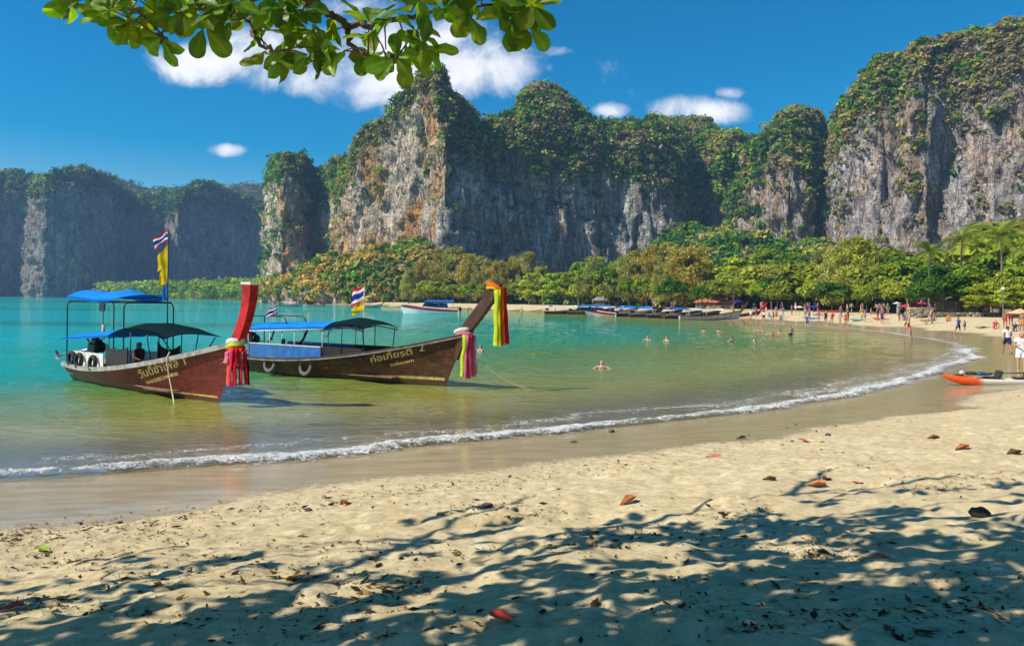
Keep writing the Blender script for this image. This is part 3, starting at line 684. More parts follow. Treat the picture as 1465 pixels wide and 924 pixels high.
def crown_flat(seed, h=8.0, rad=5.5):
    g = np.random.default_rng(seed); C, rr, cc = [], [], []
    for lay, (z, w) in enumerate(((.40, 1.0), (.58, .92), (.76, .72), (.92, .42))):
        for i in range(int(15 * w) + 3):
            a = g.random() * 6.283; q = rad * w * g.random() ** .5
            C.append((math.cos(a) * q, math.sin(a) * q, h * z + .3 * g.normal())); rr.append(rad * .20 * (.7 + .6 * g.random()))
            cc.append(np.array(VEG['lime']) * (.7 + .5 * g.random()) + np.array(VEG['green']) * .3 * g.random())
    V, F, Cc = clumps(np.array(C), np.array(rr), np.array(cc), 80, .26, .38, seed, .3, 1.4)
    return leaf_mesh('spreading_crown', V, F, Cc)
CROWN = dict(C=[crown_casuarina(s) for s in (1, 2, 3)], B=[crown_broad(s) for s in (4, 5)], D=[crown_broad(s, 10, 4.8, 'dark', 'green') for s in (6, 7)], F=[crown_flat(s) for s in (8, 9)], Y=[crown_broad(s, 9.5, 4.6, 'lime', 'olive', .12) for s in (10, 11)])
HGT = dict(C=14.6, B=10.6, D=9.7, F=8.0, Y=9.0)
TRUNK = dict(C=[trunk_mesh('trunk', 13, .22, 7, 1), trunk_mesh('trunk', 13, .24, 7, 2)], B=[trunk_mesh('trunk', 7.5, .24, 6, 3)], D=[trunk_mesh('trunk', 7, .25, 6, 4)], F=[trunk_mesh('trunk', 6.2, .22, 7, 5)], Y=[trunk_mesh('trunk', 6.5, .2, 6, 6)])
TLAB = dict(C=('casuarina_tree', 'tall feathery olive brown casuarina tree in the forest edge behind the beach', 'casuarina trees behind the beach'),
            B=('broadleaf_tree', 'rounded mid green leafy tree in the forest edge behind the beach', 'green leafy trees behind the beach'),
            D=('dark_broadleaf_tree', 'dark green dense rounded tree in the forest edge behind the beach', 'dark green trees behind the beach'),
            F=('spreading_almond_tree', 'bright lime green tree with flat spreading layered crown behind the beach', 'flat spreading trees behind the beach'),
            Y=('yellow_green_tree', 'yellowish green bushy tree in the forest edge behind the beach', 'yellowish green trees behind the beach'))
def place_on(px, d):
    x = (px - CX) / FP * d; return np.array([x, d, float(ground_z(np.array([x]), np.array([d]))[0])])
BR, GY = (1.15, .95, .8), (.8, .95, .95)
cnt = {}; LMK = [(575, 'the scrubby hill'), (645, 'the anchored speedboat'), (715, 'the tip of the brown prow'), (790, 'the distant sand bend'), (850, 'the outer moored boats'), (905, 'the white launch'), (960, 'the crowded moored row'), (1022, 'the orange roof'), (1075, 'the last moored bow'), (1130, 'the narrow white parasol'), (1175, 'the blue and red kayak'), (1235, 'the red kayak'), (1290, 'the swing frame'), (1325, 'the low wall end'), (1365, 'the child on the sand'), (1400, 'the grey roofed bar'), (1435, 'the lamp post'), (1465, 'the cream parasol')]
def near_mark(px): return min(LMK, key=lambda q: abs(q[0] - px))[1]
seen_lab = {}
def tree_label(kind, px, ytop, d, tint):
    look = dict(C='feathery olive', B='rounded mid green', D='dense dark green', F='flat spreading lime green', Y='bushy yellowish green')[kind]
    if tint == BR: look = 'feathery brownish'
    if tint == GY: look = 'greyish green ' + ('feathery' if kind == 'C' else 'rounded')
    hh = (430 - ytop) / FP * d; size = 'tall ' if hh > 12 else ('low ' if hh < 7 else '')
    noun = dict(C='casuarina', B='tree', D='tree', F='almond tree', Y='tree')[kind]
    return f'{size}{look} {noun} in the forest behind {near_mark(px)}'
def tree(kind, px, ytop, d, tint=None, wide=1.0):
    b = place_on(px, d); ztop = z_of(px, ytop, d); s = max(.25, (ztop - b[2]) / HGT[kind])
    i = cnt.get(kind, 0); cnt[kind] = i + 1
    nm, lab, grp = TLAB[kind]
    lab = tree_label(kind, px, ytop, d, tint)
    r = empty(nm, b, random.uniform(0, 6.28)); tag(r, lab, 'tree', grp)
    t = obj('trunk', TRUNK[kind][i % len(TRUNK[kind])], r); c = obj('crown', CROWN[kind][i % len(CROWN[kind])], r)
    w = s * wide * random.uniform(.92, 1.12); t.scale = (w, w, s); c.scale = (w, w, s)
    q = random.uniform(.82, 1.2); tt = tint or (1, 1, 1); c.color = (tt[0] * q * random.uniform(.93, 1.08), tt[1] * q, tt[2] * q, 1)
    return r
FOREST = [  # kind, pixel x, pixel y of the top, distance, tint, width
 ('C', 585, 385, 300, None, 1), ('C', 604, 372, 305, BR, 1.1), ('C', 628, 356, 300, BR, 1.1), ('C', 650, 352, 296, None, 1.1), ('Y', 618, 400, 285, None, 1.2), ('C', 668, 362, 288, BR, 1), ('C', 690, 366, 282, None, 1.1), ('C', 712, 372, 276, BR, 1.1), ('C', 735, 366, 280, BR, 1), ('C', 752, 360, 275, None, 1.1),
 ('F', 762, 391, 246, None, .9), ('C', 775, 380, 265, GY, 1), ('F', 792, 392, 238, None, .8), ('F', 815, 390, 236, None, .75), ('B', 838, 372, 262, GY, 1), ('C', 850, 366, 240, GY, 1.1), ('Y', 832, 402, 226, None, 1), ('B', 872, 380, 232, GY, 1.1), ('C', 890, 366, 228, GY, 1.1), ('C', 912, 356, 222, None, 1.2), ('C', 935, 352, 212, BR, 1.2), ('B', 925, 395, 200, None, 1),
 ('C', 958, 346, 206, None, 1.15), ('C', 978, 356, 190, BR, 1.3), ('C', 996, 352, 196, BR, 1.1), ('B', 1015, 376, 205, None, 1), ('Y', 1022, 398, 172, None, 1.1), ('F', 1048, 372, 190, None, 1), ('Y', 1070, 378, 176, None, 1.25), ('Y', 1092, 374, 170, None, 1.2), ('D', 1104, 395, 158, None, 1), ('B', 1112, 352, 225, None, 1.2), ('B', 1135, 362, 200, None, 1), ('Y', 1128, 380, 160, None, 1.15), ('Y', 1152, 372, 158, None, 1.3),
 ('D', 1168, 372, 168, None, 1), ('C', 1178, 356, 158, None, 1.2), ('C', 1202, 348, 150, None, 1.25), ('C', 1228, 338, 146, (1.1, 1.1, .7), 1.3), ('Y', 1215, 392, 134, None, 1.1), ('Y', 1248, 376, 140, None, 1.15), ('D', 1262, 364, 150, None, 1.1), ('B', 1280, 372, 136, None, 1.15), ('Y', 1268, 398, 126, None, .9), ('B', 1303, 366, 142, None, 1.1), ('Y', 1318, 388, 126, None, 1), ('D', 1322, 372, 150, None, 1.2),
 ('D', 1352, 378, 122, (.9, 1.1, 1), 1.1), ('D', 1372, 386, 118, (.9, 1.15, 1), 1.1), ('B', 1392, 372, 136, None, 1.2), ('F', 1402, 396, 114, None, .9), ('F', 1428, 388, 112, None, .9), ('B', 1412, 372, 146, None, 1.2), ('F', 1455, 384, 108, None, 1), ('B', 1462, 330, 128, None, 1.1), ('Y', 1475, 300, 135, None, 1.2), ('B', 1452, 372, 130, None, 1.1), ('B', 1500, 350, 110, None, 1.2), ('F', 1485, 392, 100, None, 1), ('Y', 1340, 355, 165, None, 1.2), ('B', 1385, 362, 165, None, 1.2), ('Y', 1300, 350, 175, None, 1.2), ('B', 1250, 352, 180, None, 1.3), ('Y', 1535, 330, 115, None, 1.3),
 ('B', 1376, 382, 106, None, 1.0), ('Y', 1434, 386, 96, None, .9), ('D', 1350, 392, 104, None, 1), ('Y', 1296, 398, 112, None, 1), ('D', 1320, 402, 108, None, .9), ('B', 1240, 404, 124, None, .9), ('D', 1190, 402, 132, None, 1), ('Y', 1165, 396, 136, None, 1), ('B', 1090, 402, 144, None, 1), ('Y', 1112, 404, 140, None, .9), ('D', 1004, 410, 160, None, 1), ('B', 1042, 396, 176, None, 1), ('F', 1410, 404, 96, None, .8), ('F', 1462, 398, 92, None, .8), ('C', 945, 380, 188, None, 1), ('D', 960, 398, 178, None, 1), ('B', 900, 398, 205, GY, 1), ('Y', 865, 404, 212, None, 1), ('Y', 700, 404, 262, None, 1), ('Y', 730, 402, 255, None, 1), ('B', 672, 404, 272, None, 1), ('B', 648, 406, 280, None, 1)]
for f_ in FOREST: tree(*f_)
# coconut palms
def frond_mesh(seed, ln=3.4):
    g = random.Random(seed); V, F, C = [], [], []
    n = 15; P = []
    for i in range(n + 1):
        t = i / n; P.append(np.array([ln * (t - .18 * t * t), 0, ln * (.22 * t - .66 * t * t)]))
    def quad(a, b, c, d, col):
        k = len(V); V.extend([a, b, c, d]); F.append((k, k + 1, k + 2, k + 3)); C.extend([col] * 4)
    for i in range(n):
        quad(P[i] + (0, .03, 0), P[i + 1] + (0, .02, 0), P[i + 1] - (0, .02, 0), P[i] - (0, .03, 0), (.16, .17, .04))
        t = (i + .5) / n; l = .95 * math.sin(math.pi * (.12 + .80 * t)) ** .7
        for sd_ in (-1, 1):
            for q in (0, .5):
                b = P[i] * (1 - q) + P[i + 1] * q; e = b + np.array([.42 * l, sd_ * l * .72, -.42 * l * (.6 + .7 * g.random())])
                wv = np.array([.055, 0, .0]); col = np.array([.19, .24, .035]) * g.uniform(.7, 1.35)
                quad(b - wv * .6, b + wv * .6, e + wv * .25, e - wv * .1, col)
    return leaf_mesh('frond', np.array(V), np.array(F), np.array(C))
FRONDS = [frond_mesh(1), frond_mesh(2, 3.0), frond_mesh(3, 3.7)]
def palm(px, ycrown, d, s=1.0, lean=(.5, 0), label=None):
    b = place_on(px, d); zc = z_of(px, ycrown, d); h = zc - b[2]
    r = empty('coconut_palm', b, 0); tag(r, label, 'palm tree', 'coconut palms behind the beach')
    mb = MB(); pts = [(lean[0] * (t - 1) * t * 2, lean[1] * t * (t - 1), h * t - .5 * (t == 0)) for t in np.linspace(0, 1, 9)]
    mb.tube(pts, [.22, .17, .15, .14, .13, .13, .12, .12, .13], 8); mb.build('trunk', MATS['palm_bark'], r, True)
    g = random.Random(px); n = 26
    for i in range(n):
        f = obj('frond', FRONDS[i % 3], r); f.location = (0, 0, h)
        tl = g.uniform(-.75, 1.25); f.rotation_euler = (g.uniform(-.3, .3), tl * -.9, i * 2.4 + g.uniform(-.2, .2)); f.scale = (s,) * 3
        q = g.uniform(.8, 1.25); f.color = (q, q, q, 1)
    nb_ = MB()
    for i in range(6):
        a = i * 1.05; nb_.lathe([(.02, -.15), (.1, -.07), (.12, 0), (.09, .09), (.02, .14)], 7, 'z', (.2 * math.cos(a), .2 * math.sin(a), h - .22))
    nb_.build('coconut_cluster', MATS['palm_bark'], r, True)
palm(1376, 340, 112, 1.08, (.4, 0), 'tall coconut palm against the giant cliff, the slimmer of the two tall ones')
palm(1431, 336, 100, 1.15, (-.3, 0), 'tallest coconut palm with broad drooping crown before the giant cliff')
palm(1330, 360, 118, .9, (.3, 0), 'short coconut palm beside the tall palms under the giant cliff')
palm(1264, 368, 150, .8, (.2, 0), 'small coconut palm half hidden in trees under the giant cliff')
palm(1050, 412, 140, .72, (.2, .2), 'small coconut palm over the orange roof behind the moored boats')
palm(828, 408, 215, .8, (.2, .2), 'small yellowish coconut palm beside the bright spreading trees')
# undergrowth in the shade of the trees: one mass
g_ = np.random.default_rng(15); n_ = 1500; px_ = 575 + 960 * g_.random(n_)
dd_ = np.interp(px_, [575, 700, 800, 900, 1000, 1100, 1200, 1300, 1400, 1540], [312, 285, 250, 222, 195, 178, 162, 152, 140, 130]) + g_.random(n_) * 40
C_ = np.stack([(px_ - CX) / FP * dd_, dd_, 1.6 + 4.5 * g_.random(n_) ** 1.3], 1)
veg_object('undergrowth', 'dark green undergrowth filling the forest behind the beach', C_, 1.2 + 1.4 * g_.random(n_), pick_cols(C_[:, 0], C_[:, 1], C_[:, 2], dict(dark=3, green=2, olive=1), 17), 30, .36, 16)
# ================================================================== long-tail boats
def mat_hull(name, c1, c2, c3, scratch, aft=None):
    m, nt, out = new_mat(name)
    tc = nt.n.new('ShaderNodeTexCoord').outputs['Object']
    s1 = nt.noise(nt.scale(tc, (.35, 1, 1)), 3.2, 6, .68); s2 = nt.noise(nt.scale(tc, (.12, 1, 1.4)), 9, 5, .7); s3 = nt.noise(tc, 6.5, 6, .75, 1.2)
    c = nt.mix(nt.mapr(s1, .36, .62), c1, c2)
    c = nt.mix(nt.math('MULTIPLY', nt.mapr(s2, .52, .70), .7), c, c3)
    c = nt.mix(nt.math('MULTIPLY', nt.mapr(s3, .615, .66), scratch), c, (.42, .30, .17))
    z = nt.add('ShaderNodeSeparateXYZ', ins={0: tc}).outputs
    if aft: c = nt.mix(nt.math('MULTIPLY', nt.mapr(z[0], 6.0, 1.0), .75), c, aft)
    wl = nt.math('ADD', z[2], nt.math('MULTIPLY', nt.math('SUBTRACT', s1, .5), .22))
    c = nt.mix(nt.math('MULTIPLY', nt.mapr(wl, .16, .02), .8), c, (.028, .034, .016))
    # plank seams
    w = nt.math('FRACT', nt.math('MULTIPLY', z[2], 5.2)); seam = nt.mapr(nt.math('ABSOLUTE', nt.math('SUBTRACT', w, .5)), .46, .5)
    c = nt.mix(nt.math('MULTIPLY', seam, .8), c, (.012, .009, .007))
    h = nt.math('SUBTRACT', nt.math('MULTIPLY', s2, .4), nt.math('MULTIPLY', seam, .5))
    pr(nt, out, Base_Color=c, Roughness=nt.mapr(s1, .3, .7, .5, .75), Normal=nt.bump(h, .5, .02), Specular_IOR_Level=.22)
mat_hull('hull_red', (.17, .018, .007), (.085, .014, .006), (.25, .045, .014), .5, (.14, .085, .045))
mat_hull('hull_brown', (.085, .034, .012), (.038, .016, .007), (.20, .065, .016), .8)
plain('prow_red', (.46, .008, .008), .5, .3, 5, spec=.22, bump=.15)
plain('prow_brown', (.075, .028, .014), .5, .35, 5, bump=.25, col2=(.04, .016, .01))
plain('rail_grey', (.34, .32, .29), .7, .25, 5, bump=.25); plain('rail_dark', (.07, .045, .03), .6, .3, 5, bump=.25); plain('white_paint', (.66, .64, .58), .55, .12, 4, bump=.1)
plain('deck_wood', (.20, .13, .075), .75, .3, 4, bump=.4); plain('yellow_paint', (.50, .38, .10), .55, .25, 8); plain('letter_yellow', (.85, .62, .2), .6, .2, 30)
plain('blue_paint', (.022, .14, .42), .55, .18, 4); plain('dark_panel', (.022, .014, .014), .7, .3, 5); plain('black_metal', (.02, .02, .022), .45, .3, 8, metal=.3); plain('steel', (.35, .35, .34), .4, .25, 9, metal=.8)
plain('rubber', (.022, .021, .02), .8, .25, 12); plain('rubber_grey', (.15, .14, .13), .8, .25, 12); plain('rope', (.62, .52, .33), .85, .2, 30, bump=.4, bscale=120); plain('orange_plastic', (.75, .16, .02), .5, .15, 5)
plain('engine_red', (.30, .02, .015), .4, .3, 9); plain('bucket_navy', (.012, .016, .06), .5, .2, 9)
def mat_cloth(name, col, trans=.45, var=.2):
    m, nt, out = new_mat(name); tc = nt.n.new('ShaderNodeTexCoord').outputs['Object']
    c = nt.mix(nt.mapr(nt.noise(tc, 5, 5, .65), .35, .65), col, tuple(x * (1 - var) for x in col))
    b = nt.bump(nt.noise(tc, 7, 3), .4, .03)
    d = nt.add('ShaderNodeBsdfDiffuse', ins={'Color': c, 'Normal': b}); t = nt.add('ShaderNodeBsdfTranslucent', ins={'Color': c})
    mx = nt.add('ShaderNodeMixShader', ins={0: trans, 1: d.outputs[0], 2: t.outputs[0]}); nt.l.new(mx.outputs[0], out.inputs[0])
for n_, c_, t_ in (('tarp_blue', (.02, .26, .75), .25), ('tarp_dark', (.010, .028, .032), .25), ('cloth_pink', (.85, .05, .13), .35), ('cloth_red', (.75, .02, .03), .35), ('cloth_orange', (.9, .22, .02), .35), ('cloth_yellow', (.85, .62, .03), .35), ('cloth_lime', (.62, .80, .05), .35),
                   ('cloth_white', (.8, .74, .68), .3), ('cloth_rose', (.70, .22, .30), .35), ('flag_yellow', (.88, .60, .02), .4), ('flag_blue', (.03, .22, .65), .4), ('cloth_black', (.02, .015, .02), .1)): mat_cloth(n_, c_, t_)
def mat_thai():
    m, nt, out = new_mat('thai_flag')
    f = nt.attr('stripe')
    c = nt.ramp(f, [(0, (.62, .03, .05)), (1 / 6, (.8, .78, .76)), (2 / 6, (.03, .05, .28)), (4 / 6, (.8, .78, .76)), (5 / 6, (.62, .03, .05))], 'CONSTANT')
    d = nt.add('ShaderNodeBsdfDiffuse', ins={'Color': c}); t = nt.add('ShaderNodeBsdfTranslucent', ins={'Color': c})
    mx = nt.add('ShaderNodeMixShader', ins={0: .35, 1: d.outputs[0], 2: t.outputs[0]}); nt.l.new(mx.outputs[0], out.inputs[0])
mat_thai()
def flag(name, parent, top, wdt, hgt, wind, droop, mat, seed=0, taper=0.0):
    """cloth with folds flying from a pole; top = upper hoist corner, wind = horizontal direction"""
    nu, nv = 18, 9; u, v = np.meshgrid(np.linspace(0, 1, nu), np.linspace(0, 1, nv), indexing='ij')
    wd = np.array([wind[0], wind[1], 0.]); wd /= np.linalg.norm(wd); sdv = np.array([-wd[1], wd[0], 0])
    hh = 1 - taper * u
    P = np.array(top) + wd * (u * wdt * (1 - .25 * droop))[..., None] + np.array([0, 0, -1.]) * (v * hgt * hh + taper * .5 * u * hgt + droop * wdt * u ** 1.3)[..., None]
    P = P + sdv * (.09 * wdt * np.sin(u * 9 + v * 2.0 + seed) * (u + .15) + .03 * wdt * np.sin(v * 8 + u * 5 + seed))[..., None]
    P[..., 2] += .04 * wdt * np.sin(u * 7 + seed)
    me = mesh_np(name, P.reshape(-1, 3), grid_faces(nu, nv), MATS[mat]); fattr(me, 'stripe', v.ravel()); return obj(name, me, parent)
def strand(mb_pts, wdt, mat, name, parent, seed=0, side=(1, 0, 0)):
    """one hanging strip of cloth following a polyline, with a folded cross-section"""
    wdt = wdt * 1.4; P = np.array(mb_pts, float); s = np.concatenate([[0], np.cumsum(np.linalg.norm(np.diff(P, axis=0), axis=1))]); n = 20; S = np.linspace(0, s[-1], n)
    C = np.stack([np.interp(S, s, P[:, k]) for k in range(3)], 1); sd_ = np.array(side, float); sd_ /= np.linalg.norm(sd_)
    T = np.gradient(C, axis=0); T /= np.linalg.norm(T, axis=1)[:, None]; B = np.cross(T, sd_); B /= np.linalg.norm(B, axis=1)[:, None] + 1e-9
    m = 9; V = []
    for i in range(n):
        for q in range(m):
            a = 2 * math.pi * q / m; fold = .55 * math.sin(3 * a + seed + S[i] * 3.5)
            V.append(C[i] + wdt * (.5 + .25 * fold) * math.cos(a) * sd_ + wdt * (.10 + .16 * fold * fold) * math.sin(a) * B[i] + sd_ * .02 * math.sin(S[i] * 6 + seed))
    F = np.array([(i * m + q, i * m + (q + 1) % m, (i + 1) * m + (q + 1) % m, (i + 1) * m + q) for i in range(n - 1) for q in range(m)])
    return obj(name, mesh_np(name, np.array(V), F, MATS[mat]), parent)

class Hull:
    def __init__(s, L=9.8, z0=.5, zj=1.8, bmax=1.05, k=2.3, rake=.8): s.L, s.z0, s.zj, s.bmax, s.k, s.rake = L, z0, zj, bmax, k, rake
    def zs(s, q): return s.z0 + (s.zj - s.z0) * np.asarray(q, float) ** s.k + .10 * (1 - np.asarray(q, float)) ** 3
    def zk(s, q): return -.38 + .10 * np.asarray(q, float) ** 4 + .22 * (1 - np.asarray(q, float)) ** 2
    def stem(s, z): z = np.asarray(z, float); return s.L + np.where(z > 0, s.rake * (np.abs(z) / 1.8) ** 1.15, .9 * z)
    def bg(s, q): q = np.asarray(q, float); return s.bmax * (.66 + .34 * np.sin(np.minimum(q / .42, 1) * math.pi / 2)) * (1 - np.clip((q - .38) / .62, 0, 1) ** 2.1)
    def e(s, q): return .42 + .42 * np.asarray(q, float) ** 2
    def y(s, q, t): return s.bg(q) * np.clip(t, 0, 1) ** s.e(q)
    def pt(s, q, t, side=-1, off=0.0):
        zk, zs = s.zk(q), s.zs(q); z = zk + (zs - zk) * t; return np.stack([q * s.stem(z), side * (s.y(q, t) + off), z], -1)
    def on(s, x, z, off=0.0, side=-1):
        x, z = np.asarray(x, float), np.asarray(z, float); q = np.clip(x / s.stem(z), 0, 1); zk, zs = s.zk(q), s.zs(q)
        return np.stack([x, side * (s.y(q, (z - zk) / (zs - zk)) + off), z], -1)

def longtail(label, group, P0, axis, H, mats, prow_tip, full=True):
    rz = math.atan2(axis[1], axis[0]); r = empty('longtail_boat', (P0[0], P0[1], 0), rz); tag(r, label, 'boat', group)
    q = np.linspace(0, 1, 56); t = np.linspace(0, 1, 15); Q, T = np.meshgrid(q, t, indexing='ij')
    V, F = [], []; n0 = 0
    for side, off in ((-1, 0), (1, 0), (-1, -.05), (1, -.05)):
        P = H.pt(Q, T, side, 0)
        if off: P[..., 1] = side * np.maximum(H.y(Q, T) - .05, 0); P[..., 2] = np.maximum(P[..., 2], .14)
        f = grid_faces(len(q), len(t)); f = f if side * (1 if off == 0 else -1) > 0 else f[:, ::-1]
        V.append(P.reshape(-1, 3)); F.append(f + n0); n0 += P.shape[0] * P.shape[1]
    m = len(t); nn = len(q) * m
    tr = np.array([(i, i + 1, nn + i + 1, nn + i) for i in range(m - 1)]); F.append(tr)
    obj('hull', mesh_np('hull', np.vstack(V), np.vstack(F), MATS[mats['hull']]), r)
    for side in (-1, 1):     # gunwale rails, rubbing strakes
        P = H.pt(q, np.ones_like(q), side, .01); V2 = []
        for dy, dz in ((.05, -mats.get('rh', .05)), (.05, .035), (-.09, .035), (-.09, -mats.get('rh', .05))): V2.append(P + np.stack([0 * q, side * dy + 0 * q, dz + 0 * q], 1))
        V2 = np.stack(V2, 1); V2[:, :, 1] = np.where((side * V2[:, :, 1]) < 0, side * .005, V2[:, :, 1])
        F2 = np.vstack([grid_faces(len(q), 4), [(i * 4 + 3, (i + 1) * 4 + 3, (i + 1) * 4, i * 4) for i in range(len(q) - 1)], [(0, 1, 2, 3)]])
        obj('gunwale', mesh_np('gunwale', V2.reshape(-1, 3), F2, MATS[mats['rail']], smooth=False), r)
        if mats.get('strake'):
            P = H.pt(q, np.ones_like(q), side, .055); V2 = np.stack([P + np.array([0, 0, dz]) + np.array([0, side * dy, 0]) for dy, dz in ((0, -.075), (.022, -.075), (.022, -.045), (0, -.045))], 1)
            obj('rubbing_strake', mesh_np('rubbing_strake', V2.reshape(-1, 3), F2, MATS[mats['strake']], smooth=False), r)
    # stem post rising from the bow
    zz = np.linspace(.95 if full else 1.2, prow_tip[1], 16); u = np.clip((zz - H.zj) / (prow_tip[1] - H.zj), 0, None)
    xc = np.where(zz < H.zj, H.stem(zz), H.L + H.rake + (prow_tip[0] - H.rake) * (1 - (1 - np.clip(u, 0, 1)) ** mats.get('curve', 1.3)) )
    V2 = []
    for i, z in enumerate(zz):
        dep = (.10 + .26 * min(1, (z - zz[0]) / .7)) + mats.get('flare', .04) * u[i] ** 3; th = .075 + .03 * min(1, (z - zz[0]) / .5) + .02 * u[i] ** 2
        lean = (xc[min(i + 1, 15)] - xc[max(i - 1, 0)]) / (zz[min(i + 1, 15)] - zz[max(i - 1, 0)]); dz = lean * dep * .45
        V2 += [(xc[i] + .05, -th, z - dz * .1), (xc[i] + .05, th, z - dz * .1), (xc[i] + .05 - dep, th * .9, z + dz), (xc[i] + .05 - dep, -th * .9, z + dz)]
    F2 = np.vstack([grid_faces(16, 4), [(i * 4 + 3, (i + 1) * 4 + 3, (i + 1) * 4, i * 4) for i in range(15)], [(0, 3, 2, 1)], [(60, 61, 62, 63)]])
    me = mesh_np('prow', np.array(V2), F2, MATS[mats['prow']], smooth=False); pw = obj('prow', me, r)
    if mats.get('cap'):
        tp = np.array(V2[-4:]); c = tp.mean(0); V3 = np.vstack([c + (tp - c) * 1.1 + (0, 0, .004), c + (tp - c) * 1.1 + (.01, 0, .07)])
        mb = MB().raw(V3, [(3, 2, 1, 0), (4, 5, 6, 7), (0, 1, 5, 4), (1, 2, 6, 5), (2, 3, 7, 6), (3, 0, 4, 7)]); mb.build('prow_cap', MATS[mats['cap']], pw)
    # deck planks and thwarts
    for i in range(7):
        x0 = .15; x1 = H.L * .82; yy = -.54 + i * .18; MB().box(((x0 + x1) / 2, yy, .235), (x1 - x0, .165, .03)).build('deck_plank', MATS['deck_wood'], r)
    for x in (H.L * .30, H.L * .45, H.L * .6, H.L * .74):
        qq = x / H.L; z = float(H.zs(qq)) - .10; b = float(H.bg(qq)) - .07; MB().box((x, 0, z), (.24, 2 * b, .04)).build('thwart', MATS['deck_wood'], r, bevel=.008)
    return r
def canopy(parent, name, mat, xs, zedge, zcrown, wid, thick=.025):
    """arched awning; xs, zedge, zcrown along the boat"""
    n, m = len(xs), 13; v = np.linspace(-1, 1, m); V = []
    for dz in (0, -thick):
        for i in range(n):
            for a in v: V.append((xs[i] + (0 if dz == 0 else .003), a * wid, zedge[i] + (zcrown[i] - zedge[i]) * (1 - a * a) + dz + .012 * math.sin(xs[i] * 5 + a * 4)))
    V = np.array(V); f = grid_faces(n, m); N = n * m
    rim = [(i * m, (i + 1) * m, (i + 1) * m + N, i * m + N) for i in range(n - 1)] + [(i * m + m - 1, i * m + m - 1 + N, (i + 1) * m + m - 1 + N, (i + 1) * m + m - 1) for i in range(n - 1)]
    rim += [(j, j + N, j + 1 + N, j + 1) for j in range(m - 1)] + [((n - 1) * m + j, (n - 1) * m + j + 1, (n - 1) * m + j + 1 + N, (n - 1) * m + j + N) for j in range(m - 1)]
    return obj(name, mesh_np(name, V, np.vstack([f, f[:, ::-1] + N, rim]), MATS[mat]), parent)
def engine(r, x, z, tail, prop):
    e = MB().box((x, 0, z), (.62, .36, .34)).box((x + .05, 0, z + .22), (.40, .26, .14)).box((x - .2, .16, z + .05), (.22, .16, .3)).build('engine', MATS['black_metal'], r, bevel=.03)
    MB().lathe([(.04, -.05), (.17, -.04), (.19, 0), (.17, .04), (.04, .05)], 14, 'x', (x + .37, 0, z + .03)).build('flywheel', MATS['black_metal'], e, True)
    MB().lathe([(.03, -.14), (.09, -.12), (.09, .12), (.03, .14)], 12, 'y', (x - .05, -.02, z + .36)).build('air_filter', MATS['engine_red'], e, True)
    MB().tube([(x + .1, -.2, z + .1), (x + .1, -.3, z + .25), (x - .2, -.3, z + .42), (x - .4, -.3, z + .42)], .035, 8).build('exhaust', MATS['steel'], e, True)
    MB().tube([(x - .35, .17, z - .05), (x - .35, -.17, z - .05), ], .03, 6).tube([(x + .2, .1, z - .1), (x + 1.0, .16, z - .02), (x + 1.25, .16, z + .04)], .02, 6).build('tiller_handle', MATS['steel'], e, True)
    MB().box((x - .05, 0, z - .42), (.12, .12, .5)).box((x - .05, 0, z - .64), (.3, .6, .1)).build('engine_mount', MATS['deck_wood'], r, bevel=.01)
    p0, p1 = np.array([x - .3, 0, z - .08]), np.array([tail[0], 0, tail[1]])
    MB().tube([p0, p0 * .5 + p1 * .5, p1], [.06, .045, .04], 10).build('tail_shaft', MATS['steel'], r, True)
    pr_ = MB().lathe([(.03, -.08), (.06, -.05), (.06, .05), (.02, .1)], 10, 'x', p1)
    for k in range(3):
        a = k * 2.094; d = np.array([0, math.cos(a), math.sin(a)]); e_ = np.array([.06, -math.sin(a) * .06, math.cos(a) * .06])
        A = p1 + d * .04; B = p1 + d * .2; pr_.raw([A - e_, A + e_, B + e_ * 1.2, B - e_ * .6, A - e_ + (.012, 0, 0), A + e_ + (.012, 0, 0), B + e_ * 1.2 + (.012, 0, 0), B - e_ * .6 + (.012, 0, 0)], [(0, 1, 2, 3), (7, 6, 5, 4), (0, 4, 5, 1), (1, 5, 6, 2), (2, 6, 7, 3), (3, 7, 4, 0)])
    pr_.build('propeller', MATS['steel'], r)
def lettering(r, H, text, size, x0, z0, slope, width, name='lettering', mat='letter_yellow'):
    cu = bpy.data.curves.new('letters', 'FONT'); cu.body = text; cu.size = 1; cu.resolution_u = 3; cu.offset = .012
    o = bpy.data.objects.new('letters', cu); COL.objects.link(o); dg = bpy.context.evaluated_depsgraph_get(); me = bpy.data.meshes.new_from_object(o.evaluated_get(dg)); bpy.data.objects.remove(o)
    bm = bmesh.new(); bm.from_mesh(me); bmesh.ops.triangulate(bm, faces=bm.faces); bmesh.ops.subdivide_edges(bm, edges=[e for e in bm.edges if e.calc_length() > .12], cuts=1)
    bmesh.ops.triangulate(bm, faces=bm.faces); bm.to_mesh(me); bm.free()
    co = np.array([v.co for v in me.vertices]); co[:, 0] -= co[:, 0].min(); sx = width / co[:, 0].max()
    x = x0 + co[:, 0] * sx; z = z0 + co[:, 1] * size + slope * co[:, 0] * sx
    P = H.on(x, z, .006); me.vertices.foreach_set('co', P.astype(np.float32).ravel()); me.materials.clear(); me.materials.append(MATS[mat]); me.update()
    return obj(name, me, r)
